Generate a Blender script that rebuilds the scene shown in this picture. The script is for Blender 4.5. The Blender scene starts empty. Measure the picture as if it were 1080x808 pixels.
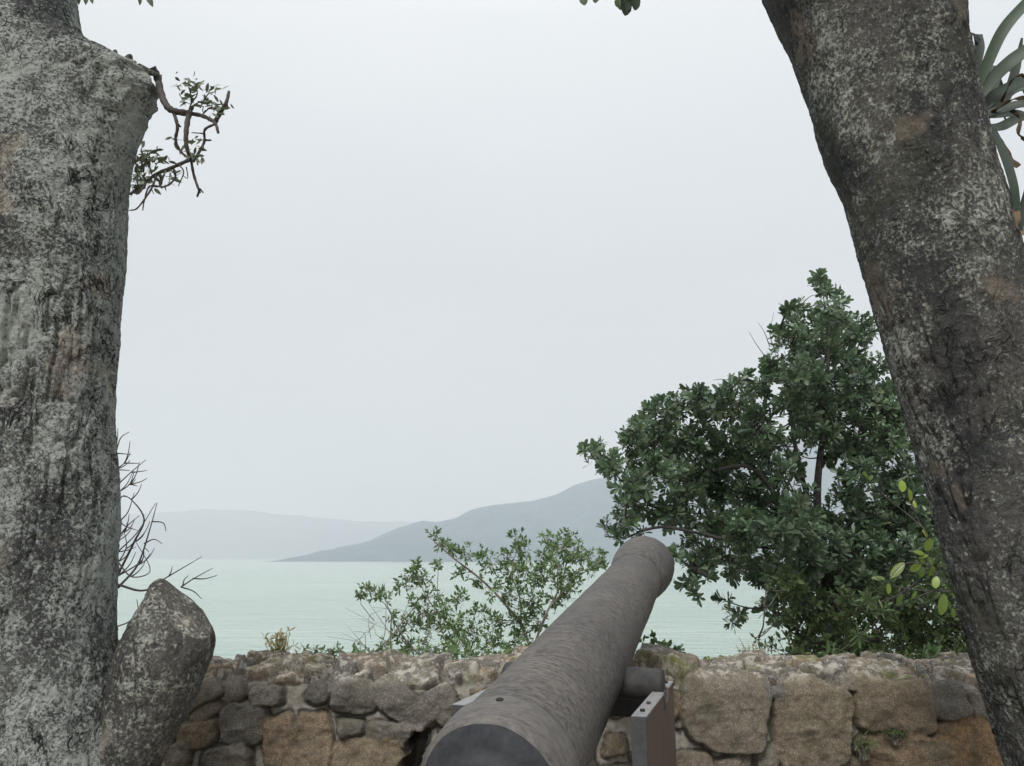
import bpy, bmesh, math, random
import numpy as np
from mathutils import Vector

random.seed(7)
RNG = np.random.default_rng(7)
sc = bpy.context.scene
COL = sc.collection
R = math.radians

# ------------------------------------------------------------------ camera model
EYE = 1.65
F = 810.0
PITCH = math.atan(183 / F)
CP, SP = math.cos(PITCH), math.sin(PITCH)


def P(px, py, Y):
    """point seen at photo pixel px,py that stands Y metres ahead"""
    u = (px - 540) / F
    v = -(py - 404) / F
    d = (u, CP - v * SP, SP + v * CP)
    s = Y / d[1]
    return np.array([d[0] * s, Y, EYE + d[2] * s])


# ------------------------------------------------------------------ noise
def _h(ix, iy, iz, seed):
    n = (ix * 374761393 + iy * 668265263 + iz * 2147483647 + seed * 1274126177).astype(np.int64) & 0xffffffff
    n = ((n ^ (n >> 13)) * 1274126177) & 0xffffffff
    n = ((n ^ (n >> 15)) * 2246822519) & 0xffffffff
    n = n ^ (n >> 16)
    return (n & 0xffffff) / float(0xffffff) * 2 - 1


def vnoise(p, seed=0):
    p = np.asarray(p, float)
    i = np.floor(p).astype(np.int64)
    f = p - i
    f = f * f * f * (f * (f * 6 - 15) + 10)
    out = 0
    for dx in (0, 1):
        wx = f[:, 0] if dx else 1 - f[:, 0]
        for dy in (0, 1):
            wy = f[:, 1] if dy else 1 - f[:, 1]
            for dz in (0, 1):
                wz = f[:, 2] if dz else 1 - f[:, 2]
                out = out + wx * wy * wz * _h(i[:, 0] + dx, i[:, 1] + dy, i[:, 2] + dz, seed)
    return out


def fbm(p, octs=4, seed=0, gain=.5, ridged=False):
    a, s, out = 1.0, 1.0, 0
    p = np.asarray(p, float)
    for o in range(octs):
        n = vnoise(p * s + 17.3 * o, seed + o)
        if ridged:
            n = 1 - 2 * np.abs(n)
        out = out + a * n
        a *= gain
        s *= 2.03
    return out


def smooth(a, b, x):
    t = np.clip((x - a) / (b - a), 0, 1)
    return t * t * (3 - 2 * t)


# ------------------------------------------------------------------ mesh helpers
def mesh_np(name, V, Fc, mat=None, parent=None, shade=True, attrs=None, matidx=None, mats=None):
    V = np.asarray(V, np.float32)
    Fc = np.asarray(Fc, np.int32)
    m = bpy.data.meshes.new(name)
    k = Fc.shape[1]
    m.vertices.add(len(V)); m.vertices.foreach_set('co', V.ravel())
    m.loops.add(Fc.size); m.loops.foreach_set('vertex_index', Fc.ravel())
    m.polygons.add(len(Fc))
    m.polygons.foreach_set('loop_start', np.arange(0, Fc.size, k, dtype=np.int32))
    m.polygons.foreach_set('loop_total', np.full(len(Fc), k, np.int32))
    if shade:
        m.polygons.foreach_set('use_smooth', np.ones(len(Fc), bool))
    for mm in (mats or ([mat] if mat else [])):
        m.materials.append(mm)
    if matidx is not None:
        m.polygons.foreach_set('material_index', np.asarray(matidx, np.int32))
    if attrs:
        for an, av in attrs.items():
            a = m.attributes.new(an, 'FLOAT', 'POINT')
            a.data.foreach_set('value', np.asarray(av, np.float32))
    m.update(calc_edges=True)
    m.validate()
    o = bpy.data.objects.new(name, m)
    COL.objects.link(o)
    if parent is not None:
        o.parent = parent
        o.matrix_parent_inverse = parent.matrix_world.inverted() if False else o.matrix_parent_inverse
    return o


def thing(name, label, cat, loc=(0, 0, 0), group=None):
    o = bpy.data.objects.new(name, None)
    COL.objects.link(o)
    o.empty_display_size = .2
    o.location = loc
    o['label'] = label; o['category'] = cat
    if group: o['group'] = group
    return o


def put(o, parent):
    """parent a world-space mesh under a thing, keeping its place"""
    o.parent = parent
    o.location = (-parent.location[0], -parent.location[1], -parent.location[2])
    return o


def grid_faces(nu, nv, wrap_u=False):
    """verts index = j*nu+i ; i along u, j along v"""
    iu = np.arange(nu if wrap_u else nu - 1)
    jv = np.arange(nv - 1)
    I, J = np.meshgrid(iu, jv)
    I = I.ravel(); J = J.ravel()
    I2 = (I + 1) % nu
    return np.stack([J * nu + I, J * nu + I2, (J + 1) * nu + I2, (J + 1) * nu + I], 1)


class MB:
    """collects pieces into one mesh (quads)"""
    def __init__(s): s.V = []; s.F = []; s.A = []; s.n = 0
    def add(s, V, Fq, a=0.0):
        V = np.asarray(V, float); s.V.append(V); s.F.append(np.asarray(Fq) + s.n)
        s.A.append(np.full(len(V), a) if np.isscalar(a) else np.asarray(a)); s.n += len(V)
    def tube(s, pts, rad, n=8, a=0.0, wob=0.0):
        pts = np.asarray(pts, float); rad = np.asarray(rad, float)
        if rad.ndim == 0: rad = np.full(len(pts), float(rad))
        T = np.gradient(pts, axis=0); T /= np.linalg.norm(T, axis=1)[:, None] + 1e-9
        ref = np.array([0.12, 0.31, 0.94])
        if abs(T[0] @ ref) > .93: ref = np.array([.9, .3, .1])
        U = np.cross(T, ref); U /= np.linalg.norm(U, axis=1)[:, None] + 1e-9
        W = np.cross(T, U)
        th = np.linspace(0, 2 * np.pi, n, endpoint=False)
        rr = rad[:, None] * (1 + wob * np.sin(3 * th + RNG.random() * 6)[None])
        V = pts[:, None] + rr[..., None] * (np.cos(th)[None, :, None] * U[:, None] + np.sin(th)[None, :, None] * W[:, None])
        V = V.reshape(-1, 3)
        Fq = grid_faces(n, len(pts), True)
        s.add(V, Fq, a)
        # end cap
        c = len(V) + s.n - len(V)
        V2 = np.array([pts[-1] + T[-1] * rad[-1] * .5])
        k = s.n; s.add(V2, np.zeros((0, 4), int), a)
        last = k - n
        q = [[last + i, last + (i + 1) % n, k, k] for i in range(n)]
        s.F.append(np.array([[x[0], x[1], x[2], x[2]] for x in q]))
    def build(s, name, mat, **kw):
        V = np.concatenate(s.V); Fq = np.concatenate(s.F); A = np.concatenate(s.A)
        # drop degenerate quads -> separate tri handling
        deg = Fq[:, 2] == Fq[:, 3]
        if deg.any():
            # turn the fan triangles into quads by pairing with an extra point at the edge middle
            t = Fq[deg]; mid = (V[t[:, 0]] + V[t[:, 1]]) / 2
            idx = len(V) + np.arange(len(t))
            V = np.concatenate([V, mid]); A = np.concatenate([A, A[t[:, 0]]])
            Fq = np.concatenate([Fq[~deg], np.stack([t[:, 0], idx, t[:, 1], t[:, 2]], 1)])
        return mesh_np(name, V, Fq, mat, attrs={'rnd': A}, **kw)


def bez(pts, n=10):
    """smooth curve through points (Catmull-Rom)"""
    p = np.asarray(pts, float)
    if len(p) == 2:
        t = np.linspace(0, 1, n)[:, None]; return p[0] * (1 - t) + p[1] * t
    q = np.vstack([2 * p[0] - p[1], p, 2 * p[-1] - p[-2]])
    out = []
    for i in range(1, len(q) - 2):
        t = np.linspace(0, 1, n, endpoint=False)[:, None]
        a, b, c, d = q[i - 1], q[i], q[i + 1], q[i + 2]
        out.append(.5 * (2 * b + (c - a) * t + (2 * a - 5 * b + 4 * c - d) * t * t + (3 * b - a - 3 * c + d) * t ** 3))
    out.append(p[-1:])
    return np.vstack(out)


def box_bm(bm, x0, x1, y0, y1, z0, z1):
    vs = [bm.verts.new((x, y, z)) for x in (x0, x1) for y in (y0, y1) for z in (z0, z1)]
    for f in ((0, 1, 3, 2), (4, 6, 7, 5), (0, 4, 5, 1), (2, 3, 7, 6), (0, 2, 6, 4), (1, 5, 7, 3)):
        bm.faces.new([vs[i] for i in f])


def bm_obj(name, bm, mat, parent=None, bevel=0, smoothf=False):
    bmesh.ops.recalc_face_normals(bm, faces=bm.faces)
    m = bpy.data.meshes.new(name); bm.to_mesh(m); bm.free()
    m.materials.append(mat)
    if smoothf:
        for f in m.polygons: f.use_smooth = True
    o = bpy.data.objects.new(name, m); COL.objects.link(o)
    if bevel:
        b = o.modifiers.new('bevel', 'BEVEL'); b.width = bevel; b.segments = 2; b.limit_method = 'ANGLE'
    if parent is not None: o.parent = parent
    return o


# ------------------------------------------------------------------ materials
class NT:
    def __init__(s, name):
        s.m = bpy.data.materials.new(name); s.m.use_nodes = True
        s.t = s.m.node_tree; s.t.nodes.clear()
        s.out = s.n('ShaderNodeOutputMaterial')
    def n(s, typ, **kw):
        x = s.t.nodes.new(typ)
        for k, v in kw.items():
            if k.startswith('i_'):
                x.inputs[k[2:].replace('_', ' ')].default_value = v
            else: setattr(x, k, v)
        return x
    def l(s, a, b): s.t.links.new(a, b)
    def coord(s, scale=(1, 1, 1), kind='Object'):
        c = s.n('ShaderNodeTexCoord'); m = s.n('ShaderNodeMapping'); m.inputs['Scale'].default_value = scale
        s.l(c.outputs[kind], m.inputs['Vector']); return m.outputs[0]
    def noise(s, vec, scale, detail=4, rough=.55, dist=0.0):
        x = s.n('ShaderNodeTexNoise'); x.inputs['Scale'].default_value = scale
        x.inputs['Detail'].default_value = detail; x.inputs['Roughness'].default_value = rough
        x.inputs['Distortion'].default_value = dist
        if vec is not None: s.l(vec, x.inputs['Vector'])
        return x.outputs['Fac']
    def voro(s, vec, scale, feature='F1', out='Distance', rnd=1.0):
        x = s.n('ShaderNodeTexVoronoi'); x.feature = feature; x.inputs['Scale'].default_value = scale
        x.inputs['Randomness'].default_value = rnd
        s.l(vec, x.inputs['Vector']); return x.outputs[out]
    def ramp(s, fac, stops, interp='LINEAR'):
        r = s.n('ShaderNodeValToRGB'); r.color_ramp.interpolation = interp
        e = r.color_ramp.elements
        while len(e) < len(stops): e.new(.5)
        for k, (p, c) in enumerate(stops):
            e[k].position = p
            e[k].color = (c, c, c, 1) if np.isscalar(c) else (*c, 1)
        s.l(fac, r.inputs[0]); return r.outputs[0]
    def mix(s, fac, a, b, typ='MIX'):
        x = s.n('ShaderNodeMix'); x.data_type = 'RGBA'; x.blend_type = typ
        for sock, v in ((x.inputs[0], fac), (x.inputs[6], a), (x.inputs[7], b)):
            if hasattr(v, 'links') or isinstance(v, bpy.types.NodeSocket): s.l(v, sock)
            elif np.isscalar(v): sock.default_value = v
            else: sock.default_value = (*v, 1)
        return x.outputs[2]
    def math(s, op, a, b=0.0, clamp=False):
        x = s.n('ShaderNodeMath', operation=op); x.use_clamp = clamp
        for k, v in enumerate((a, b)):
            if isinstance(v, bpy.types.NodeSocket): s.l(v, x.inputs[k])
            else: x.inputs[k].default_value = v
        return x.outputs[0]
    def bump(s, h, strength=.5, dist=.01, nrm=None):
        b = s.n('ShaderNodeBump'); b.inputs['Strength'].default_value = strength
        b.inputs['Distance'].default_value = dist; s.l(h, b.inputs['Height'])
        if nrm is not None: s.l(nrm, b.inputs['Normal'])
        return b.outputs[0]
    def attr(s, name):
        a = s.n('ShaderNodeAttribute'); a.attribute_name = name; return a.outputs['Fac']
    def warp(s, vec, scale, amt):
        nz = s.n('ShaderNodeTexNoise'); nz.inputs['Scale'].default_value = scale; nz.inputs['Detail'].default_value = 3
        s.l(vec, nz.inputs['Vector'])
        sub = s.n('ShaderNodeVectorMath', operation='SUBTRACT'); s.l(nz.outputs['Color'], sub.inputs[0]); sub.inputs[1].default_value = (.5, .5, .5)
        sca = s.n('ShaderNodeVectorMath', operation='SCALE'); s.l(sub.outputs[0], sca.inputs[0]); sca.inputs['Scale'].default_value = amt
        ad = s.n('ShaderNodeVectorMath', operation='ADD'); s.l(vec, ad.inputs[0]); s.l(sca.outputs[0], ad.inputs[1])
        return ad.outputs[0]
    def pbr(s, col, rough=.8, nrm=None, spec=.3, metal=0.0, **kw):
        b = s.n('ShaderNodeBsdfPrincipled')
        for sock, v in ((b.inputs['Base Color'], col), (b.inputs['Roughness'], rough)):
            if isinstance(v, bpy.types.NodeSocket): s.l(v, sock)
            elif np.isscalar(v): sock.default_value = v
            else: sock.default_value = (*v, 1)
        b.inputs['Specular IOR Level'].default_value = spec
        b.inputs['Metallic'].default_value = metal
        if nrm is not None: s.l(nrm, b.inputs['Normal'])
        s.l(b.outputs[0], s.out.inputs['Surface']); return b


def mat_bark(name, dark, mid, lichen, tan, cover, fiss, seed=0.0, moss=0.0, lsc=70):
    t = NT(name)
    c0 = t.coord()
    mp = t.n('ShaderNodeMapping'); mp.inputs['Location'].default_value = (seed, seed * 1.7, seed * .3); t.l(c0, mp.inputs[0])
    c = mp.outputs[0]
    cw = t.warp(c, 7, .10)
    sv = t.n('ShaderNodeMapping'); sv.inputs['Scale'].default_value = (1, 1, .5); t.l(cw, sv.inputs[0])
    # short wandering cracks, upright on the whole
    def lines(vec, scale, wd):
        n_ = t.noise(vec, scale, 3, .6, .5)
        d_ = t.math('ABSOLUTE', t.math('SUBTRACT', n_, .5))
        return t.ramp(d_, [(0, 0), (wd, 1)])
    g1 = t.ramp(t.noise(c, 9, 4, .6), [(.40, 0), (.54, 1)])
    crn = t.noise(c, 2.2, 3)
    crfac = t.math('MULTIPLY', t.ramp(crn, [(.40, .15), (.60, fiss)]), g1)
    crack = lines(sv.outputs[0], 11, .034)
    crack2 = lines(cw, 30, .03)
    crackm = t.math('ADD', t.math('MULTIPLY', t.math('SUBTRACT', 1, crack), crfac), t.math('MULTIPLY', t.math('SUBTRACT', 1, crack2), t.math('MULTIPLY', crfac, .7)), clamp=True)
    # base tone
    n1 = t.noise(c, 5, 6, .65)
    base = t.ramp(n1, [(.30, dark), (.52, mid), (.72, [x * 1.25 for x in mid])])
    n1b = t.noise(c, 110, 3, .7)
    base = t.mix(t.ramp(n1b, [(.35, .75), (.6, 0)]), base, dark)
    # broad dark weather stains running down the trunk
    sv2 = t.n('ShaderNodeMapping'); sv2.inputs['Scale'].default_value = (3.2, 3.2, .9); t.l(cw, sv2.inputs[0])
    st = t.noise(sv2.outputs[0], 1.3, 4, .55)
    stain = t.ramp(st, [(.42, 0), (.60, 1)])
    base = t.mix(t.math('MULTIPLY', stain, .7), base, [x * .8 for x in dark])
    # lichen crust : fine mottling gated by large patches
    lf = t.noise(c, lsc, 7, .8)
    lg = t.noise(c, 2.6, 4, .6)
    lm = t.noise(c, 13, 4, .6)
    gate = t.math('ADD', t.math('MULTIPLY', lg, .55), t.math('MULTIPLY', lm, .45))
    gate = t.math('SUBTRACT', gate, t.math('MULTIPLY', stain, .08))
    thr = t.math('ADD', t.math('MULTIPLY', lf, .85), t.math('MULTIPLY', gate, .55))
    lmask = t.ramp(thr, [(cover - .015, 0), (cover + .06, 1)])
    lcol = t.mix(t.noise(c, 90, 3), lichen, [x * .62 for x in lichen])
    base = t.mix(t.math('MULTIPLY', lmask, .88), base, lcol)
    # small round crusts
    vs = t.voro(t.warp(c, 40, .02), 38, 'F1')
    vm = t.math('MULTIPLY', t.ramp(vs, [(.20, 1), (.30, 0)]), t.ramp(t.noise(c, 6, 3), [(.58, 0), (.66, .45)]))
    base = t.mix(vm, base, [min(1, x * 1.25) for x in lichen])
    # bare tan scars
    tn = t.noise(t.warp(c, 5, .14), 3.4, 3, .45)
    tm = t.ramp(tn, [(.63, 0), (.67, .6)])
    base = t.mix(tm, base, tan)
    if moss:
        mm = t.ramp(t.noise(c, 4, 5, .6), [(.52, 0), (.68, moss)])
        base = t.mix(mm, base, (.05, .065, .03))
    base = t.mix(crackm, base, [x * .35 for x in dark])
    hgt = t.math('ADD', t.math('MULTIPLY', lmask, .35), t.math('ADD', t.math('MULTIPLY', crack, t.math('MULTIPLY', crfac, 1.3)), t.math('ADD', t.math('MULTIPLY', lf, .9), t.math('MULTIPLY', n1b, .35))))
    nb = t.bump(hgt, 1.0, .018)
    nb = t.bump(n1, .5, .03, nb)
    t.pbr(base, .88, nb, .2)
    return t.m


def mat_leaf(name, c1, c2, rough=.4, trans=.25, back=None, spec=.5):
    t = NT(name)
    a = t.attr('rnd')
    col = t.ramp(a, [(0, [x * .8 for x in c1]), (.70, c2), (.90, [min(1, x * 1.6) for x in c2]), (1, back or c2)])
    col = t.mix(t.math('MULTIPLY', t.noise(t.coord(), 40, 2), .35), col, [x * .5 for x in c1])
    b = t.pbr(col, rough, None, spec)
    tr = t.n('ShaderNodeBsdfTranslucent'); t.l(t.mix(.5, col, (.25, .35, .05), 'ADD') if False else col, tr.inputs[0])
    mx = t.n('ShaderNodeMixShader'); mx.inputs[0].default_value = trans
    t.l(b.outputs[0], mx.inputs[1]); t.l(tr.outputs[0], mx.inputs[2]); t.l(mx.outputs[0], t.out.inputs['Surface'])
    return t.m


def mat_wood(name, c1, c2, scale=30):
    t = NT(name); c = t.coord()
    n = t.noise(c, scale, 5, .65)
    t.pbr(t.ramp(n, [(.3, c1), (.7, c2)]), .85, t.bump(n, .5, .004), .2)
    return t.m


def mat_wall():
    t = NT('granite_rubble')
    c = t.coord()
    tone = t.attr('tone'); mask = t.attr('mortar'); top = t.attr('topside')
    # stone colours: grey granite -> brown weathered -> orange
    col = t.ramp(tone, [(0, (.095, .094, .092)), (.3, (.145, .132, .114)), (.55, (.172, .144, .104)), (.8, (.185, .133, .086)), (1, (.225, .145, .075))])
    sp = t.noise(c, 190, 3, .75)
    col = t.mix(t.ramp(sp, [(.38, .7), (.53, 0)]), col, (.035, .032, .03))
    col = t.mix(t.ramp(t.noise(c, 42, 4, .7), [(.40, .55), (.56, 0)]), col, (.06, .055, .045))
    sp2 = t.voro(c, 150, 'F1')
    col = t.mix(t.ramp(sp2, [(.18, .4), (.30, 0)]), col, (.46, .43, .38))
    big = t.noise(t.warp(c, 4, .2), 7, 5, .6)
    col = t.mix(t.ramp(big, [(.50, 0), (.70, .65)]), col, (.055, .05, .04))
    col = t.mix(t.ramp(t.noise(c, 5, 4, .6), [(.52, 0), (.75, .45)]), col, (.085, .085, .05))
    # mortar
    mo = t.ramp(t.noise(c, 45, 5, .7), [(.28, (.14, .132, .115)), (.6, (.27, .257, .228)), (.8, (.37, .355, .315))])
    mo = t.mix(t.ramp(t.noise(c, 9, 4), [(.45, 0), (.7, .6)]), mo, (.12, .115, .085))
    mo = t.mix(t.math('MAXIMUM', t.ramp(mask, [(.55, .85), (.97, 0)]), t.math('MULTIPLY', top, .72)), mo, (.045, .040, .033))
    col = t.mix(mask, col, mo)
    # pale lichen and dust lying on the top courses
    dl = t.ramp(t.noise(c, 17, 6, .72), [(.50, 0), (.58, .7)])
    stn = t.math('MULTIPLY', top, t.math('SUBTRACT', 1, mask))
    col = t.mix(t.math('MULTIPLY', dl, stn), col, (.34, .32, .285))
    dl2 = t.ramp(t.noise(c, 8, 5, .6), [(.58, 0), (.66, .5)])
    col = t.mix(t.math('MULTIPLY', dl2, top), col, (.25, .18, .125))
    mg = t.ramp(t.noise(c, 6.5, 5, .65), [(.56, 0), (.66, .75)])
    col = t.mix(t.math('MULTIPLY', mg, t.math('MULTIPLY', top, .8)), col, (.10, .115, .035))
    h = t.math('ADD', t.math('MULTIPLY', sp, .5), t.noise(c, 60, 5, .7))
    t.pbr(col, .92, t.bump(h, .75, .007), .15)
    return t.m


def mat_iron():
    t = NT('weathered_iron')
    c = t.coord()
    cw = t.warp(c, 3, .25)
    m = t.n('ShaderNodeMapping'); m.inputs['Scale'].default_value = (.28, .6, 1); m.inputs['Rotation'].default_value = (0, .35, 0)
    t.l(t.warp(c, 12, .02), m.inputs[0])
    # the barrel is built along its local z
    st = t.noise(m.outputs[0], 95, 5, .72)
    fine = t.noise(c, 230, 4, .75)
    big = t.noise(c, 3.3, 5, .6)
    ro = t.noise(c, 16, 6, .7)
    gt = t.ramp(t.noise(c, 5, 4, .6), [(.35, .15), (.62, 1)])
    col = t.ramp(big, [(.3, (.052, .049, .047)), (.55, (.078, .072, .066)), (.75, (.108, .099, .090))])
    col = t.mix(t.ramp(ro, [(.54, 0), (.70, .35)]), col, (.085, .062, .050))
    col = t.mix(t.math('MULTIPLY', t.ramp(st, [(.31, .9), (.43, 0)]), gt), col, (.016, .015, .016))
    col = t.mix(t.math('MULTIPLY', t.ramp(st, [(.56, 0), (.68, .5)]), gt), col, (.17, .16, .148))
    col = t.mix(t.ramp(fine, [(.52, 0), (.72, .5)]), col, (.15, .144, .136))
    h = t.math('ADD', t.math('MULTIPLY', t.ramp(st, [(.25, 0), (.5, 1)]), 1.0), t.math('MULTIPLY', fine, .35))
    nb = t.bump(h, 1.0, .005)
    nb = t.bump(ro, .5, .012, nb)
    t.pbr(col, t.ramp(big, [(.3, .58), (.7, .72)]), nb, .35)
    return t.m


def mat_simple(name, c1, c2, rough, scale=20, spec=.3, metal=0, bump=.2, streak=(1, 1, 1), bd=.003):
    t = NT(name); c = t.coord(streak)
    n = t.noise(c, scale, 6, .65); n2 = t.noise(c, scale * 6, 3, .7)
    f = t.math('ADD', t.math('MULTIPLY', n, .7), t.math('MULTIPLY', n2, .3))
    t.pbr(t.ramp(f, [(.36, c1), (.62, c2)]), rough, t.bump(f, bump, bd), spec, metal)
    return t.m


def mat_sea():
    t = NT('sea_water')
    c = t.coord((1, 1, 1))
    m = t.n('ShaderNodeMapping'); m.inputs['Scale'].default_value = (.35, 1, 1); t.l(c, m.inputs[0])
    w1 = t.noise(m.outputs[0], .55, 4, .6)
    w2 = t.noise(m.outputs[0], 2.6, 3, .6)
    w3 = t.noise(m.outputs[0], .12, 4, .65)
    h = t.math('ADD', t.math('MULTIPLY', w1, 1.0), t.math('ADD', t.math('MULTIPLY', w2, .25), t.math('MULTIPLY', w3, 4.0)))
    col = t.ramp(t.noise(t.coord((.004, .014, 1)), 1, 4, .6), [(.3, (.215, .285, .25)), (.7, (.285, .35, .305))])
    nb = t.bump(h, 1.0, 1.1)
    t.pbr(col, .18, nb, .5)
    return t.m


def mat_hill(name, c1, c2, s):
    t = NT(name); c = t.coord()
    n = t.noise(c, s, 8, .7)
    t.pbr(t.ramp(n, [(.35, c1), (.65, c2)]), .95, t.bump(n, .6, 20), .1)
    return t.m


def mat_ground():
    t = NT('soil_and_grass'); c = t.coord()
    n = t.noise(c, .8, 6, .65); n2 = t.noise(c, 14, 5, .7)
    col = t.mix(t.ramp(n, [(.5, 0), (.68, .6)]), (.34, .30, .25), (.10, .12, .05))
    col = t.mix(t.math('MULTIPLY', n2, .4), col, (.14, .12, .09))
    t.pbr(col, .95, t.bump(n2, .6, .02), .1)
    return t.m


M = dict(
    steel_skylit=mat_simple('skylit_steel', (.12, .12, .125), (.25, .248, .245), .45, 30, .5, .2, .15),  # steel for upward faces, skylight painted in as a lighter colour
    band=mat_simple('brown_worn_band', (.042, .040, .038), (.110, .102, .095), .62, 34, .35, 0, .5, (1, 1, 4)),
    trun=mat_simple('dark_trunnion_iron', (.014, .015, .017), (.040, .038, .037), .75, 30, .3, 0, .4),
    bark_l=mat_bark('lichened_bark', (.045, .049, .056), (.170, .166, .155), (.46, .50, .465), (.38, .335, .28), .618, 1.0, 0, 0, 80),
    bark_r=mat_bark('dark_bark', (.030, .034, .040), (.110, .102, .092), (.44, .47, .42), (.21, .175, .14), .69, .7, 5.3, .5),
    bark_s=mat_bark('stump_bark', (.042, .042, .043), (.150, .142, .128), (.44, .46, .41), (.36, .33, .29), .695, .5, 9.1),
    cut=mat_bark('old_cut_wood', (.05, .05, .05), (.20, .185, .16), (.50, .50, .44), (.44, .40, .33), .63, .8, 2.2),
    wall=mat_wall(), iron=mat_iron(),
    iron_dark=mat_simple('dark_breech_iron', (.010, .012, .015), (.034, .037, .041), .8, 7, .15, 0, .35),
    black=mat_simple('bore_black', (.008, .008, .009), (.02, .02, .02), .9),
    steel=mat_simple('grey_plate_steel', (.032, .034, .038), (.066, .067, .070), .6, 14, .3, .2, .15),
    rust=mat_simple('brown_rusty_steel', (.050, .037, .032), (.095, .066, .050), .66, 10, .3, 0, .2, (3, 3, .5)),
    trunnion_shade=mat_simple('trunnion_shade_dark', (.018, .021, .028), (.035, .038, .045), .6, 14, .35, 0, .1),  # dark colour standing in for the shade under the trunnions
    sea=mat_sea(), ground=mat_ground(),
    hill_a=mat_hill('far_forest_haze_blue', (.02, .05, .07), (.04, .08, .10), .006),  # forest with the blue of the haze put into its colour
    hill_b=mat_hill('near_forest_haze_blue', (.016, .046, .066), (.035, .078, .098), .01),  # haze blue painted into the nearer slopes as well
    leaf_big=mat_leaf('glossy_dark_leaf', (.046, .088, .050), (.135, .205, .115), .33, .36, (.16, .18, .06), .5),
    leaf_mid=mat_leaf('understory_leaf', (.042, .078, .032), (.125, .175, .070), .45, .36, (.16, .15, .07), .35),
    leaf_shrub=mat_leaf('small_shrub_leaf', (.08, .14, .06), (.17, .26, .11), .45, .4, (.20, .23, .07), .35),
    leaf_lime=mat_leaf('yellow_green_leaf', (.07, .125, .022), (.15, .21, .035), .4, .35, (.22, .19, .05)),
    leaf_grey=mat_leaf('twig_leaf', (.05, .07, .045), (.10, .12, .07), .5, .25, (.12, .11, .06)),
    leaf_dry=mat_leaf('dry_straw', (.42, .37, .20), (.62, .55, .32), .8, .4, (.45, .40, .25), .1),
    leaf_crown=mat_leaf('crown_leaf', (.03, .05, .03), (.06, .09, .045), .45, .25, (.10, .12, .05)),
    strap=mat_leaf('strap_leaf', (.010, .024, .014), (.022, .050, .024), .6, .12, (.06, .11, .05)),
    strap_dry=mat_leaf('withered_strap', (.075, .055, .038), (.14, .105, .072), .7, .25, (.17, .13, .08), .2),
    wood=mat_wood('grey_branch_wood', (.07, .062, .055), (.17, .155, .135)),
    wood_pale=mat_wood('pale_branch_wood', (.14, .12, .095), (.27, .24, .20)),
    wood_dark=mat_wood('dark_twig_wood', (.035, .032, .032), (.075, .068, .065)),
)


# ------------------------------------------------------------------ world, sun, camera
w = bpy.data.worlds.new('World'); sc.world = w; w.use_nodes = True
nt = w.node_tree; nt.nodes.clear()
SUN_EL, SUN_AZ = R(50), R(-160)      # soft, behind the camera's left shoulder
sky = nt.nodes.new('ShaderNodeTexSky'); sky.sky_type = 'NISHITA'; sky.sun_disc = False
sky.sun_elevation = SUN_EL; sky.sun_rotation = SUN_AZ; sky.dust_density = 4; sky.air_density = 1.0
tc = nt.nodes.new('ShaderNodeTexCoord')
sep = nt.nodes.new('ShaderNodeSeparateXYZ'); nt.links.new(tc.outputs['Generated'], sep.inputs[0])
rp = nt.nodes.new('ShaderNodeValToRGB'); nt.links.new(sep.outputs[2], rp.inputs[0])
e = rp.color_ramp.elements
OVER = [(0.0, (.218, .228, .230)), (.12, (.226, .235, .237)), (.35, (.240, .248, .249)), (.62, (.31, .318, .320)), (1.0, (.80, .805, .82))]
while len(e) < len(OVER): e.new(.5)
for k, (p_, c_) in enumerate(OVER): e[k].position = p_; e[k].color = (*c_, 1)
mpw = nt.nodes.new('ShaderNodeMapping'); mpw.inputs['Scale'].default_value = (1, 1, 3.2); nt.links.new(tc.outputs['Generated'], mpw.inputs[0])
nz = nt.nodes.new('ShaderNodeTexNoise'); nz.inputs['Scale'].default_value = 1.6; nz.inputs['Detail'].default_value = 4
nt.links.new(mpw.outputs[0], nz.inputs['Vector'])
rn = nt.nodes.new('ShaderNodeValToRGB'); nt.links.new(nz.outputs['Fac'], rn.inputs[0])
rn.color_ramp.elements[0].position = .3; rn.color_ramp.elements[0].color = (.955, .96, .97, 1)
rn.color_ramp.elements[1].position = .7; rn.color_ramp.elements[1].color = (1.03, 1.025, 1.03, 1)
mu = nt.nodes.new('ShaderNodeMix'); mu.data_type = 'RGBA'; mu.blend_type = 'MULTIPLY'; mu.inputs[0].default_value = 1
nt.links.new(rp.outputs[0], mu.inputs[6]); nt.links.new(rn.outputs[0], mu.inputs[7])
SKY_STR = .1
CLOUD_GAIN = 1.0
sca = nt.nodes.new('ShaderNodeVectorMath'); sca.operation = 'SCALE'; sca.inputs['Scale'].default_value = CLOUD_GAIN / SKY_STR
nt.links.new(mu.outputs[2], sca.inputs[0])
mixs = nt.nodes.new('ShaderNodeMix'); mixs.data_type = 'RGBA'; mixs.inputs[0].default_value = .93
nt.links.new(sky.outputs[0], mixs.inputs[6]); nt.links.new(sca.outputs[0], mixs.inputs[7])
bg = nt.nodes.new('ShaderNodeBackground'); bg.inputs[1].default_value = SKY_STR
nt.links.new(mixs.outputs[2], bg.inputs[0])
wo = nt.nodes.new('ShaderNodeOutputWorld'); nt.links.new(bg.outputs[0], wo.inputs['Surface'])

sl = bpy.data.lights.new('sun', 'SUN'); sl.energy = 1.5; sl.angle = R(20); sl.color = (1, .97, .92)
so = bpy.data.objects.new('sun', sl); COL.objects.link(so)
sd = Vector((math.sin(SUN_AZ) * math.cos(SUN_EL), math.cos(SUN_AZ) * math.cos(SUN_EL), math.sin(SUN_EL)))
so.rotation_euler = sd.to_track_quat('Z', 'Y').to_euler(); so.location = (0, 0, 30)

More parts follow.
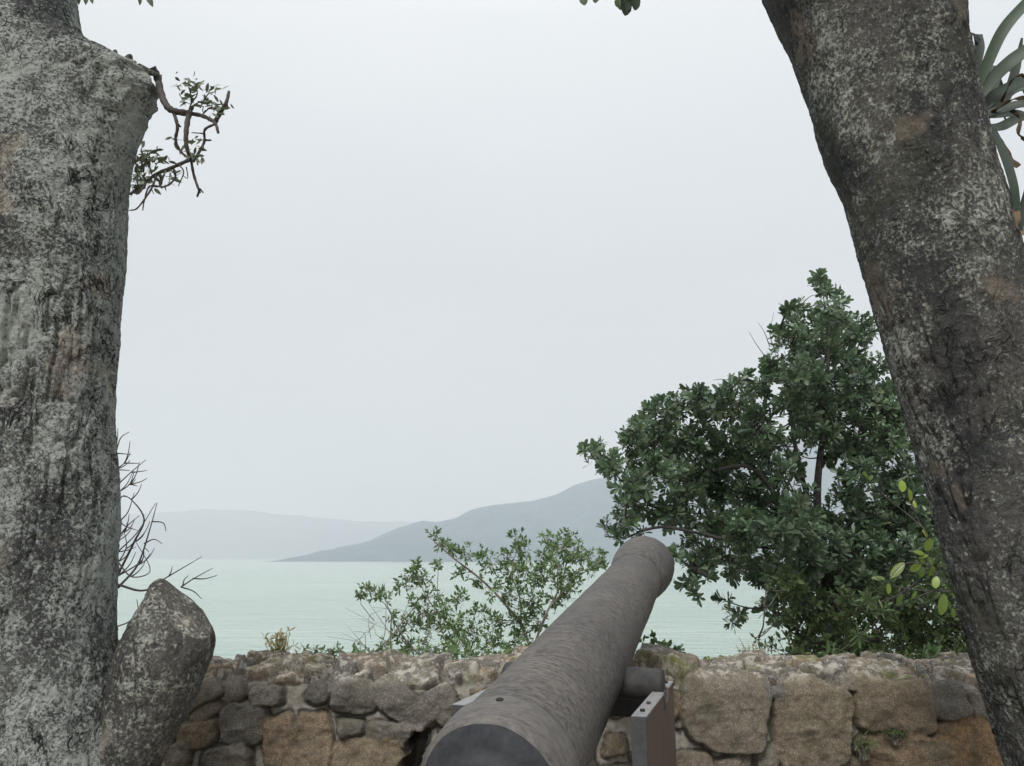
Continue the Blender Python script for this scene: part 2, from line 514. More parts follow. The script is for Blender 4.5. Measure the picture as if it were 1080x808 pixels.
cd = bpy.data.cameras.new('camera'); cam = bpy.data.objects.new('camera', cd); COL.objects.link(cam)
cd.sensor_fit = 'HORIZONTAL'; cd.sensor_width = 36; cd.lens = F / 1080 * 36
cd.clip_start = .05; cd.clip_end = 100000
cam.location = (0, 0, EYE); cam.rotation_euler = (math.pi / 2 + PITCH, 0, 0)
sc.camera = cam
vs = sc.view_settings; vs.view_transform = 'Standard'; vs.look = 'None'; vs.exposure = 1.6; vs.gamma = 1
sc.render.engine = 'CYCLES'
sc.cycles.use_denoising = True
sc.cycles.max_bounces = 7; sc.cycles.diffuse_bounces = 3; sc.cycles.glossy_bounces = 3
sc.cycles.transmission_bounces = 4; sc.cycles.volume_bounces = 2; sc.cycles.transparent_max_bounces = 8

# ------------------------------------------------------------------ ground, sea, hills, haze
SEA = -21.0


def ground_z(X, Y):
    z = -smooth(5.6, 9, Y) * .9 - smooth(8, 46, Y) * 26
    z = z + .05 * vnoise(np.stack([X * .7, Y * .7, X * 0], -1).reshape(-1, 3), 3).reshape(X.shape) * (Y > 5.4)
    return z


gx = np.concatenate([np.linspace(-3000, -40, 14), np.linspace(-30, 30, 61), np.linspace(40, 3000, 14)])
gy = np.concatenate([np.linspace(-400, -20, 10), np.linspace(-12, 60, 145), np.linspace(80, 600, 8)])
GX, GY = np.meshgrid(gx, gy)
GZ = ground_z(GX, GY)
go = mesh_np('ground', np.stack([GX, GY, GZ], -1).reshape(-1, 3), grid_faces(len(gx), len(gy)), M['ground'])
go['kind'] = 'structure'

BX = 30000
s_v = [(-BX, 18, SEA), (BX, 18, SEA), (BX, BX, SEA), (-BX, BX, SEA)]
se = mesh_np('sea', s_v, [[0, 1, 2, 3]], M['sea'], shade=False); se['kind'] = 'structure'


def hill(name, D, W, px, mat, seed, back=0):
    xs = np.linspace(px[0][0], px[-1][0], 420)
    hy = np.interp(xs, [p[0] for p in px], [p[1] for p in px])
    pts = np.array([P(a, b, D) for a, b in zip(xs, hy)])
    X = pts[:, 0]; H = np.maximum(pts[:, 2] - SEA, 0)
    n = fbm(np.stack([X / (D * .045), X * 0, X * 0], -1), 4, seed)
    H = np.maximum(H + n * D * .0022 * np.minimum(H / (D * .01), 1), 0)
    vv = np.linspace(-1, 1, 61)
    XX, VV = np.meshgrid(X, vv)
    HH = np.tile(H, (61, 1))
    sh = np.clip(1 - np.abs(VV), 0, 1) ** .8
    YY = D + VV * W
    nn = fbm(np.stack([XX / (D * .05), YY / (D * .05), XX * 0], -1).reshape(-1, 3), 5, seed + 9, .5, True).reshape(XX.shape)
    ZZ = SEA - 4 + (HH + 4) * sh * (1 + .22 * (nn - .6) * (1 - sh ** 3))
    # keep ridge from rising above the outline
    # keep the sight line: rows nearer than the ridge never poke above it
    o = mesh_np(name, np.stack([XX, YY, ZZ], -1).reshape(-1, 3), grid_faces(len(X), 61), mat)
    o['kind'] = 'structure'
    return o


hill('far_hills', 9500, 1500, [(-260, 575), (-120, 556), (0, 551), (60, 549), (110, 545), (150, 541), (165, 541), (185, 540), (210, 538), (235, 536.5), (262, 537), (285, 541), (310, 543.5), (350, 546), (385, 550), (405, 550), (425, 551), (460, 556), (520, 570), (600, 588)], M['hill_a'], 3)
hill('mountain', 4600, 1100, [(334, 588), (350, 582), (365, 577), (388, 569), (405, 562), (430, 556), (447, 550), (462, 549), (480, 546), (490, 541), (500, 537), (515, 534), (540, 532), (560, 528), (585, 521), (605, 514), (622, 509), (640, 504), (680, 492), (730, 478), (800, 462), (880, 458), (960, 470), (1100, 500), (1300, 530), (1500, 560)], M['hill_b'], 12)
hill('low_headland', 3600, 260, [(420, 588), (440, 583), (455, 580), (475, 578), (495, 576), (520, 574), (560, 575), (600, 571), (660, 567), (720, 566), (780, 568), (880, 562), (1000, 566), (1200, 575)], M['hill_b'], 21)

HZ = NT('haze_air')
pv = HZ.n('ShaderNodeVolumePrincipled'); pv.inputs['Color'].default_value = (.655, .675, .712, 1); pv.inputs['Density'].default_value = .00022
pv.inputs['Anisotropy'].default_value = 0.0
HZ.l(pv.outputs[0], HZ.out.inputs['Volume'])
bm = bmesh.new(); box_bm(bm, -BX - 500, BX + 500, -1000, BX + 500, -60, 900)
hz = bm_obj('haze', bm, HZ.m); hz['kind'] = 'stuff'

# ------------------------------------------------------------------ stone wall
WY, WH, WT = 4.05, 1.055, .64      # face, height, thickness
RC = .07                           # rounded arris
X0, X1 = -3.9, 4.7


def wall_wave(X):
    return .012 * np.sin(X * 1.7 + .5) + .015 * np.sin(X * 4.1)


def px2wall(px, py):
    """photo pixel to (X, s) on the wall skin: s runs up the face then back over the top"""
    p = P(px, py, WY)
    if p[2] <= WH: return p[0], p[2], p[1]
    # on the top plane
    v = -(py - 404) / F; dz = SP + v * CP; dy = CP - v * SP
    k = (WH - EYE) / dz
    return (px - 540) / F * k, WH + (k * dy - WY), k * dy


# cx, cy, w, h (photo px), rotation deg (+ rises to the right), tone 0 grey .. 1 orange, proud (cm)
ST = [(229, 712, 34, 15, 0, .75, 4), (212, 729, 40, 26, 28, .45, 4), (250, 729, 23, 25, 10, .25, 6), (283, 734, 32, 22, -5, .2, 5),
      (219, 750, 28, 15, 20, .5, 3), (258, 764, 46, 40, -3, .12, 5), (209, 772, 42, 27, 4, .7, 4), (240, 801, 50, 28, 3, .3, 5), (188, 800, 26, 34, 0, .35, 4),
      (297, 790, 34, 58, 12, .75, 4), (333, 786, 36, 62, 6, .72, 4), (336, 729, 27, 25, -15, .05, 5), (374, 731, 47, 36, 0, .15, 5), (424, 738, 74, 34, -36, .18, 5),
      (371, 767, 27, 19, 8, .2, 5), (418, 772, 60, 25, -8, .22, 5), (387, 800, 78, 42, 0, .68, 4), (428, 709, 64, 20, -24, .4, 6),
      (467, 738, 30, 38, 30, .22, 5), (487, 712, 38, 20, 0, .35, 5), (300, 716, 28, 12, 4, .55, 3),
      (705, 712, 66, 28, -8, .45, 7), (765, 746, 88, 78, -4, .42, 8), (732, 806, 44, 26, 0, .5, 4), (808, 798, 24, 26, 0, .3, 3),
      (856, 764, 76, 86, -6, .55, 7), (815, 728, 24, 16, 0, .12, 4), (908, 721, 50, 20, 3, .4, 5), (943, 748, 84, 54, 0, .62, 6),
      (998, 738, 34, 38, 0, .14, 6), (1026, 742, 20, 28, 0, .3, 4), (950, 797, 84, 40, -4, .8, 5), (1017, 790, 66, 58, 10, .98, 5), (985, 800, 20, 30, 0, .6, 3),
      (650, 788, 24, 20, 0, .65, 4), (640, 745, 34, 26, 0, .4, 4), (880, 812, 60, 26, 0, .5, 4), (775, 806, 34, 22, 5, .45, 4)]
stones = []
for (cx, cy, ww, hh, rot, tone, pr) in ST:
    X, s, yy = px2wall(cx, cy)
    k = yy * .985 / F
    stones.append([X, s, ww * k / 2 * 1.0, hh * k / 2 * 1.01, R(rot), tone, pr / 100 * .95, 3.8])
# hole in the masonry low left of the barrel
hX, hS, _ = px2wall(438, 795)
HOLE = [hX, hS, .060, .115, R(-14)]


def covers(X, s, m=1.0):
    for q in stones:
        if abs(X - q[0]) < q[2] * 1.0 + m and abs(s - q[1]) < q[3] + m: return True
    return abs(X - HOLE[0]) < HOLE[2] + m and abs(s - HOLE[1]) < HOLE[3] + m


ra = random.Random(3)
STOT = WH + WT + WH
for (sz0, sz1, tries) in ((.15, .21, 2600), (.09, .15, 7000), (.045, .07, 9000), (.022, .035, 9000)):
    for _ in range(tries):
        X = ra.uniform(X0 - .1, X1 + .1); s = ra.uniform(-.05, STOT)
        ontop = WH + .02 < s < WH + WT
        if ontop and sz0 > .14: continue
        if s > WH + WT and sz0 < .1: continue
        if sz0 < .04 and not ontop and ra.random() < .7: continue
        a = ra.uniform(sz0, sz1); b = a * ra.uniform(.5, .85)
        if ontop: a *= 1.15
        # room test against all stones
        ok = True
        if -(2.2) < X < 2.9 and .45 < s < WH and sz0 > .12: continue
        for q in stones:
            dx = abs(X - q[0]) - (a + q[2]) * .93; dy = abs(s - q[1]) - (b + q[3]) * .93
            if dx < 0 and dy < 0: ok = False; break
        if not ok or (abs(X - HOLE[0]) < HOLE[2] + a and abs(s - HOLE[1]) < HOLE[3] + b): continue
        stones.append([X, s, a, b, R(ra.uniform(-22, 22)), ra.choice([.08, .15, .25, .35, .45, .55, .65]) + ra.uniform(-.05, .05), ra.uniform(.02, .05) * (1.0 if ontop else .8), ra.uniform(2.2, 4)])

dx = .0075
nx = int((X1 - X0) / dx) + 1
xs = np.linspace(X0, X1, nx)
svals = np.concatenate([np.linspace(0, .40, 14, endpoint=False), np.arange(.40, WH + WT, .0072), np.linspace(WH + WT, STOT, 40)])
SX, SS = np.meshgrid(xs, svals)
Pn = np.stack([SX, SS, SX * 0], -1).reshape(-1, 3)
wx = SX + (fbm(Pn * 9, 4, 5, .55) * .013).reshape(SX.shape)
wy = SS + (fbm(Pn * 9 + 50, 4, 8, .55) * .013).reshape(SX.shape)
hgt = np.zeros_like(SX); tone = np.zeros_like(SX); mort = np.ones_like(SX)
for qi, (cx, cy, a, b, rot, tn, pr, ex) in enumerate(stones):
    rr = max(a, b) * 1.35 + .03
    i0 = np.searchsorted(xs, cx - rr); i1 = np.searchsorted(xs, cx + rr)
    j0 = np.searchsorted(svals, cy - rr); j1 = np.searchsorted(svals, cy + rr)
    if i1 <= i0 or j1 <= j0: continue
    u = wx[j0:j1, i0:i1] - cx; v = wy[j0:j1, i0:i1] - cy
    c_, s_ = math.cos(rot), math.sin(rot)
    uu = u * c_ + v * s_; vv = -u * s_ + v * c_
    # chipped, lopsided outline
    k1 = ra.uniform(-.25, .25); k2 = ra.uniform(-.25, .25)
    uu = uu * (1 + k1 * vv / b * .5); vv = vv * (1 + k2 * uu / a * .5)
    d = (np.abs(uu / a) ** ex + np.abs(vv / b) ** ex) ** (1 / ex)
    dist = (1 - d) * min(a, b)              # metres inside the edge
    hh = smooth(-.003, .010, dist) * pr * .85 + smooth(0, .7, 1 - d) * pr * .12
    tx, ty = ra.uniform(-.16, .16), ra.uniform(-.20, .12)
    if WH + .03 < cy < WH + WT:       # bedded flat slabs on top: steps and tilts, little doming
        tx, ty = ra.uniform(-.22, .22), ra.uniform(-.10, .28)
        hh = smooth(-.003, .009, dist) * pr * 1.5
    hh = hh + (uu * tx + vv * ty) * smooth(-.003, .012, dist)
    inside = smooth(-.012, .003, dist)
    sub = hgt[j0:j1, i0:i1]; win = hh > sub
    hgt[j0:j1, i0:i1] = np.where(win & (dist > -.006), hh, sub)
    tone[j0:j1, i0:i1] = np.where(dist > -.004, tn, tone[j0:j1, i0:i1])
    mort[j0:j1, i0:i1] = np.minimum(mort[j0:j1, i0:i1], 1 - inside)
# rough skin: broken facets on stones, trowelled mortar between
fa = fbm(Pn * 11 + 9, 2, 33).reshape(SX.shape)
hgt = hgt + (np.abs((fa * 3) % 1 - .5) - .25) * .006 * (1 - mort)
rough = fbm(Pn * 24, 4, 31).reshape(SX.shape) * .0045 + (fbm(Pn * 9, 3, 37, .5, True).reshape(SX.shape) - .5) * .0075
hgt = hgt + rough * (1 - mort * .35)
hgt += fbm(Pn * 2.2, 2, 41).reshape(SX.shape) * .012
onT = smooth(WH - .01, WH + .05, SS) * (1 - smooth(WH + WT - .02, WH + WT + .03, SS))
hgt += onT * (fbm(Pn * 30, 3, 48, .5, True).reshape(SX.shape) * .0025 + fbm(Pn * 3, 2, 49).reshape(SX.shape) * .012)
# thin dark gap right under / beside the stones (mortar worn back)
edge = np.exp(-((mort - .6) / .3) ** 2)
hgt -= edge * .014 * (1 - onT * .3)
# hole
u = wx - HOLE[0] + fbm(Pn * 14 + 5, 3, 61).reshape(SX.shape) * .02; v = wy - HOLE[1] + fbm(Pn * 14 + 9, 3, 63).reshape(SX.shape) * .02 + (wx - HOLE[0]) * -.5; c_, s_ = math.cos(HOLE[4]), math.sin(HOLE[4])
dh = ((np.abs((u * c_ + v * s_) / HOLE[2])) ** 2.5 + np.abs((-u * s_ + v * c_) / HOLE[3]) ** 2.5) ** .4
hm = 1 - smooth(.86, 1.0, dh)
hgt = hgt * (1 - hm) - hm * .26
mort = np.maximum(mort, 0)
# profile path
RCs = RC * math.pi / 2


def profile(s):
    """s-> (y offset, z, ny, nz) with rounded arrises"""
    y = np.zeros_like(s); z = np.zeros_like(s); ny = np.zeros_like(s); nz_ = np.zeros_like(s)
    a = RC
    s1 = WH - a; s2 = WH + a; s3 = WH + WT - a; s4 = WH + WT + a
    m = s < s1; z[m] = s[m]; ny[m] = -1
    m = (s >= s1) & (s < s2); t = (s[m] - s1) / (s2 - s1) * math.pi / 2
    y[m] = a - a * np.cos(t); z[m] = s1 + a * np.sin(t); ny[m] = -np.cos(t); nz_[m] = np.sin(t)
    m = (s >= s2) & (s < s3); y[m] = s[m] - WH; z[m] = WH; nz_[m] = 1
    m = (s >= s3) & (s < s4); t = (s[m] - s3) / (s4 - s3) * math.pi / 2
    y[m] = WT - a + a * np.sin(t); z[m] = WH - a + a * np.cos(t); ny[m] = np.sin(t); nz_[m] = np.cos(t)
    m = s >= s4; y[m] = WT; z[m] = WH - (s[m] - WH - WT); ny[m] = 1
    return y, z, ny, nz_


py_, pz_, pny, pnz = profile(SS)
WZ = wall_wave(SX) * smooth(.6, WH, SS) * (1 - smooth(WH + WT, STOT, SS))
VX = SX; VY = WY + py_ + pny * hgt; VZ = pz_ + pnz * hgt + WZ
top = smooth(.35, .9, pnz)
wall = thing('stone_wall', 'low rubble stone wall of brown and grey granite set in pale mortar, running across behind the cannon', 'wall', (0, WY + .3, 0))
wo_ = mesh_np('masonry', np.stack([VX, VY, VZ], -1).reshape(-1, 3), grid_faces(nx, len(svals)), M['wall'],
              attrs={'tone': tone.ravel(), 'mortar': mort.ravel(), 'topside': top.ravel()})
put(wo_, wall)

# ------------------------------------------------------------------ cannon
B0c = np.array([-.051, -.995, 1.848]); A0c = np.array([.305, -.014, .952]); A0c /= np.linalg.norm(A0c)


def c2w(v): return np.array([v[0], v[2] * CP - v[1] * SP, v[2] * SP + v[1] * CP])


B0 = c2w(B0c) + np.array([0, 0, EYE]); A0 = c2w(A0c)
hz_ = np.array([A0[0], A0[1], 0]); hz_ /= np.linalg.norm(hz_)
RT = np.array([hz_[1], -hz_[0], 0])           # to the right of the barrel, level
UP = np.cross(RT, A0)
prof = [(-.285, .0), (-.28, .022), (-.262, .042), (-.235, .053), (-.205, .052), (-.18, .040), (-.162, .030), (-.14, .028), (-.118, .034), (-.10, .050), (-.088, .075),
        (-.075, .083), (-.070, .090), (-.062, .115), (-.040, .120), (-.030, .150), (-.012, .172), (-.006, .1765), (0, .1885), (.004, .1905), (.030, .1912), (.033, .1895), (.040, .1895), (.043, .1915), (.066, .1925), (.120, .1930), (.130, .1925), (.137, .1910), (.139, .1790), (.142, .1775), (.152, .1800), (.175, .1815),
        (.5, .1745), (1.0, .1655), (1.5, .1535), (2.0, .1415), (2.250, .1355), (2.260, .1275), (2.272, .1270), (2.282, .1385), (2.34, .1470), (2.42, .1580), (2.50, .1650), (2.58, .1675), (2.63, .1655), (2.658, .158), (2.668, .148), (2.670, .135),
        (2.670, .068), (2.662, .062), (2.55, .060), (2.30, .059), (2.29, .0)]
pt = []
for (a, b) in zip(prof[:-1], prof[1:]):
    L = math.hypot(b[0] - a[0], b[1] - a[1]); n = max(1, int(L / .012))
    for k in range(n):
        f_ = k / n; pt.append((a[0] + (b[0] - a[0]) * f_, a[1] + (b[1] - a[1]) * f_))
pt.append(prof[-1]); pt = np.array(pt)
NA = 224
th = np.linspace(0, 2 * np.pi, NA, endpoint=False)
T_, TH = np.meshgrid(pt[:, 0], th, indexing='ij'); RR = np.repeat(pt[:, 1][:, None], NA, 1)
q = np.stack([np.cos(TH) * RR, np.sin(TH) * RR, T_], -1).reshape(-1, 3)
dn = fbm(q * np.array([22, 22, 9]), 4, 77).reshape(RR.shape) * .0011 + fbm(q * 5, 2, 79).reshape(RR.shape) * .0012
RR2 = np.where(RR > .1, RR + dn, RR)
lv = np.stack([np.cos(TH) * RR2, np.sin(TH) * RR2, T_], -1).reshape(-1, 3)
fc = grid_faces(NA, len(pt), True)
tface = lv[fc].mean(1)
rface = np.hypot(tface[:, 0], tface[:, 1])
mi = np.where(tface[:, 2] < -.004, 1, np.where((tface[:, 2] > 2.2) & (rface < .066), 2, np.where(tface[:, 2] < .1375, 3, 0)))
cannon = thing('cannon', 'long old dark iron cannon barrel pointing out to sea over the wall', 'cannon', tuple(B0))
import mathutils
cannon.rotation_euler = mathutils.Matrix(np.stack([RT, -UP if False else UP, -A0 if False else A0], 1).tolist()).to_euler() if False else mathutils.Matrix((
    (RT[0], UP[0], -A0[0]), (RT[1], UP[1], -A0[1]), (RT[2], UP[2], -A0[2]))).to_euler()
lv2 = lv * np.array([1, 1, -1])               # local -z is the muzzle direction
mesh_np('barrel', lv2, fc[:, ::-1], parent=cannon, mats=[M['iron'], M['iron_dark'], M['black'], M['band']], matidx=mi)
# vent on top of the base ring
bm = bmesh.new()
r_ = bmesh.ops.create_cone(bm, cap_ends=True, segments=20, radius1=.011, radius2=.009, depth=.006)
bmesh.ops.rotate(bm, verts=bm.verts, cent=(0, 0, 0), matrix=mathutils.Matrix.Rotation(-math.pi / 2, 3, 'X'))
bmesh.ops.translate(bm, verts=bm.verts, vec=(0, .1912, -.103))
vh = bm_obj('touch_hole', bm, M['black'], cannon)
for sgn in (1, -1):
    mb = MB()
    pz = -.985; yy = -.07
    ts = [(.12, .056), (.20, .055), (.272, .0545), (.288, .0535), (.293, .047), (.2935, .0)]
    a_ = np.linspace(0, 2 * np.pi, 40, endpoint=False)
    V = []
    for (e_, r2) in ts:
        rr2 = r2 * (1 + .02 * np.sin(a_ * 3 + e_ * 20))
        V.append(np.stack([np.full(40, sgn * e_), yy + rr2 * np.sin(a_), pz + rr2 * np.cos(a_)], 1))
    V = np.concatenate(V)
    mb.add(V, grid_faces(40, len(ts), True)[:, ::(1 if sgn > 0 else -1)])
    mb.build('trunnion', M['trun'], parent=cannon)

# ------------------------------------------------------------------ cannon stand (steel cheeks)
stand = thing('cannon_stand', 'brown and grey steel stand with two upright plates holding the cannon by its trunnions', 'stand', (B0[0], B0[1], 0))
stand.rotation_euler = (0, 0, math.atan2(RT[1], RT[0]))   # local x = right, local y = ahead
HT = 1.19; S0, S1 = .486, 1.168
ztr = B0[2] + A0[2] * .985 - .07 * UP[2]; str_ = (A0 @ hz_) * .985 + (-.07) * (UP @ hz_)
for sgn in (1, -1):
    e0, e1 = (.262, .303) if sgn > 0 else (-.303, -.262)
    # outline in (s,z) with a half round notch for the trunnion
    out = [(S0, .03), (S1, .03), (S1, HT)]
    rn_ = .058; dz = ztr - HT; half = math.sqrt(max(rn_ ** 2 - dz ** 2, 1e-6))
    a0 = math.atan2(-dz, half); a1 = math.atan2(-dz, -half)
    for k in range(13):
        a = a0 + ((-math.pi - (-abs(a1))) * 0 + ((a1 if a1 < 0 else a1 - 2 * math.pi) - a0)) * k / 12
        out.append((str_ + rn_ * math.cos(a), ztr + rn_ * math.sin(a)))
    out.append((S0, HT))
    bm = bmesh.new()
    v0 = [bm.verts.new((e0, s, z)) for s, z in out]; v1 = [bm.verts.new((e1, s, z)) for s, z in out]
    bm.faces.new(v0); bm.faces.new(v1[::-1])
    for k in range(len(out)):
        k2 = (k + 1) % len(out); bm.faces.new([v0[k], v0[k2], v1[k2], v1[k]])
    sp = bm_obj('side_plate', bm, M['rust'], stand, .0015)
    # grey capping bars on rear edge and top, skylight put into the top ones' colour
    bm = bmesh.new()
    box_bm(bm, e0 - .0015, e1 + .0015, S0 - .008, S0 - .0002, .03, HT + .0065)
    bm_obj('edge_bar', bm, M['steel'], sp, .0012)
    bm = bmesh.new()
    box_bm(bm, e0 - .0015, e1 + .0015, S0 + .0004, str_ - half - .004, HT + .0005, HT + .0065)
    bm_obj('top_bar', bm, M['steel_skylit'], sp, .0012)
    bm = bmesh.new()
    box_bm(bm, e0 - .0015, e1 + .0015, str_ + half + .004, S1 + .004, HT + .0005, HT + .0065)
    bm_obj('top_bar', bm, M['steel_skylit'], sp, .0012)
    for sb, mt, rb in () if sgn < 0 else ((S0 + .075, M['black'], .0085), (S0 + .20, M['steel'], .0075), (S1 - .05, M['black'], .008)):
        bm = bmesh.new()
        bmesh.ops.create_cone(bm, cap_ends=True, segments=6, radius1=rb, radius2=rb * .92, depth=.007)
        bmesh.ops.translate(bm, verts=bm.verts, vec=((e0 + e1) / 2, sb, HT + .0098))
        bm_obj('bolt', bm, mt, sp)
    # small tab beside the trunnion
    bm = bmesh.new(); box_bm(bm, (e1 if sgn > 0 else e0 - .006), (e1 + .006 if sgn > 0 else e0), str_ - half - .035, str_ - half - .012, HT - .045, HT + .014)
    bm_obj('retaining_tab', bm, M['steel'], sp, .001)
# added dark plate between the cheeks, standing in for shade under the trunnions
bm = bmesh.new()
sc_s = 1.10; cz = B0[2] + A0[2] * 1.14; ra_ = .178
out = [(-.262, 1.075), (.262, 1.075), (.262, HT - .01)]
zz = HT - .01
aa0 = math.asin((zz - cz) / ra_)
for k in range(17):
    a = aa0 + (-math.pi - 2 * aa0) * k / 16
    z_ = max(cz + ra_ * math.sin(a), 1.082)
    out.append((ra_ * math.cos(a), z_))
out.append((-.262, zz))
v0 = [bm.verts.new((x, sc_s, z)) for x, z in out]; v1 = [bm.verts.new((x, sc_s + .02, z)) for x, z in out]
bm.faces.new(v0); bm.faces.new(v1[::-1])
for k in range(len(out)):
    k2 = (k + 1) % len(out); bm.faces.new([v0[k], v0[k2], v1[k2], v1[k]])
bm_obj('trunnion_shade_plate', bm, M['trunnion_shade'], stand)
bm = bmesh.new(); box_bm(bm, -.36, .36, S0 - .06, S1 + .06, .002, .03)
bm_obj('base_plate', bm, M['rust'], stand, .003)


# ------------------------------------------------------------------ tree trunks
def trunk_mesh(L, Rr, Y, ztop, seed, right_bump=None, lump=.012, fiss=.006):
    """L,Rr: photo outline of left and right edge, [(py,px)]; stands Y ahead"""
    py = np.linspace(-330, 1122, 800)
    zz = np.array([P(540, a, Y)[2] for a in py])
    dep = np.array([Y / (CP + (a - 404) / F * SP) for a in py])
    lx = np.interp(py, [a for a, b in L], [b for a, b in L]); rx = np.interp(py, [a for a, b in Rr], [b for a, b in Rr])
    k = np.ones(15) / 15
    pad = lambda a: np.convolve(np.pad(a, 7, 'edge'), k, 'valid')
    lx, rx = pad(lx), pad(rx)
    z = np.arange(0, ztop, .0075)
    o = np.argsort(zz); zz = zz[o]; dep = dep[o]; lx = lx[o]; rx = rx[o]
    l = np.interp(z, zz, (lx - 540) / F * dep); r = np.interp(z, zz, (rx - 540) / F * dep)
    if right_bump is not None:
        b = np.convolve(np.pad(np.interp(py, [a for a, c in right_bump], [c for a, c in right_bump]), 2, 'edge'), np.ones(5) / 5, 'valid')[o]
        rb = np.interp(z, zz, (b - 540) / F * dep)
    else: rb = r
    cx = (l + r) / 2; rad = (r - l) / 2
    n = 300
    th = np.linspace(0, 2 * np.pi, n, endpoint=False)
    Zg, Tg = np.meshgrid(z, th, indexing='ij')
    d = (Tg + np.pi) % (2 * np.pi) - np.pi
    wgt = np.exp(-(d / .55) ** 2)
    Rg = rad[:, None] + (rb - r)[:, None] * wgt
    X = cx[:, None] + np.cos(Tg) * Rg; Yg = Y + np.sin(Tg) * Rg
    q = np.stack([X, Yg, Zg], -1).reshape(-1, 3)
    big = fbm(q * np.array([3, 3, 1.4]), 3, seed).reshape(X.shape) * lump
    md = fbm(q * np.array([11, 11, 6]), 3, seed + 5).reshape(X.shape) * .0035
    fi = fbm(q * np.array([26, 26, 7]), 3, seed + 9, .5, True).reshape(X.shape)
    gate = smooth(-.2, .5, fbm(q * 1.7, 2, seed + 13).reshape(X.shape))
    fi = -np.clip(fi - .55, 0, 1) * fiss * (.35 + gate)
    pl = fbm(q * 42, 3, seed + 21, .6).reshape(X.shape) * .0026
    if right_bump is not None:     # torn wood and callus round the old break
        zt, zb = P(540, 46, Y)[2], P(540, 128, Y)[2]
        br_ = smooth(zb - .12, zb + .05, Zg) * (1 - smooth(zt - .02, zt + .16, Zg)) * np.exp(-(d / .8) ** 2)
        md = md + br_ * (fbm(q * np.array([13, 13, 13]), 4, seed + 33, .55, True).reshape(X.shape) - .5) * .016
    rr_ = Rg + (big * (1 - .7 * np.abs(np.cos(Tg))) + md + fi + pl)
    X = cx[:, None] + np.cos(Tg) * rr_; Yg = Y + np.sin(Tg) * rr_
    return np.stack([X, Yg, Zg], -1).reshape(-1, 3), grid_faces(n, len(z), True), (cx, rad, z)


Lr = [(-330, 40), (-150, 62), (-60, 76), (0, 84), (30, 90), (45, 96), (60, 101), (100, 110), (150, 124), (200, 132), (260, 133), (330, 127), (400, 120), (440, 119), (470, 121), (520, 125), (560, 126), (600, 124), (650, 122),
      (690, 125), (720, 131), (750, 140), (780, 150), (808, 157), (860, 178), (950, 212), (1122, 275)]
Lb = [(-330, 40), (-60, 76), (0, 84), (22, 88), (40, 96), (50, 106), (57, 117), (62, 132), (68, 145), (76, 158), (88, 167), (105, 165), (130, 156), (165, 144), (205, 136), (260, 133), (330, 127), (400, 120), (440, 119), (470, 121), (520, 125),
      (560, 126), (600, 124), (650, 122), (690, 125), (720, 131), (750, 140), (780, 150), (808, 157), (860, 178), (950, 212), (1122, 275)]
Ll = [(-330, -50), (0, -48), (200, -42), (400, -40), (600, -44), (700, -55), (808, -80), (950, -130), (1122, -200)]
LTY = 3.0
# the near side of a round trunk stands in front of its mid plane and reads wider
Lr = [(a, b - 8 - max(0, a - 720) * .12) for a, b in Lr]; Lb = [(a, b - (5 if 62 < a < 110 else 8) - max(0, a - 720) * .12) for a, b in Lb]
V, Fq, (tcx, trad, tz) = trunk_mesh(Ll, Lr, LTY, 5.6, 11, Lb, .012, .020)
ltree = thing('large_tree', 'thick pale lichen covered tree trunk at the left with a short broken branch stub', 'tree', (float(tcx[0]), LTY, 0))
put(mesh_np('trunk', V, Fq, M['bark_l']), ltree)

RL = [(-330, 690), (-150, 748), (-100, 766), (-40, 788), (0, 803), (30, 818), (60, 829), (100, 843), (130, 851), (165, 864), (200, 882), (240, 893), (290, 907), (330, 918), (380, 931), (420, 944), (480, 962), (530, 976), (580, 989), (620, 1001),
      (660, 1011), (700, 1020), (730, 1030), (770, 1043), (808, 1056), (950, 1098), (1122, 1130)]
RRr = [(-330, 985), (-150, 1005), (0, 1021), (50, 1025), (80, 1032), (110, 1037), (150, 1046), (200, 1061), (240, 1074), (300, 1090), (400, 1116), (500, 1142), (600, 1172), (700, 1205), (808, 1245), (950, 1305), (1122, 1400)]
RTY = 2.9
RL = [(a, b + 15) for a, b in RL]; RRr = [(a, b - 15 - max(0, a - 100) * .012) for a, b in RRr]
V, Fq, (rcx, rrad, rz) = trunk_mesh(RL, RRr, RTY, 5.4, 71, None, .02, .013)
rtree = thing('leaning_tree', 'dark mossy tree trunk at the right leaning left over the wall', 'tree', (float(rcx[0]), RTY, 0))
put(mesh_np('trunk', V, Fq, M['bark_r']), rtree)

# knob + splinter on the broken stub (left tree)
for pts_, rr_ in (([P(119, 62, 2.9), P(121, 56, 2.9), P(122, 53, 2.9)], [.015, .013, .006]), ([P(146, 72, 2.98), P(160, 77, 2.98), P(171, 80, 2.98)], [.022, .013, .002]), ([P(133, 66, 2.95), P(137, 60, 2.95), P(138, 58, 2.95)], [.020, .014, .008])):
    mb = MB(); mb.tube(pts_, rr_, 8); put(mb.build('broken_spur', M['bark_s']), ltree)

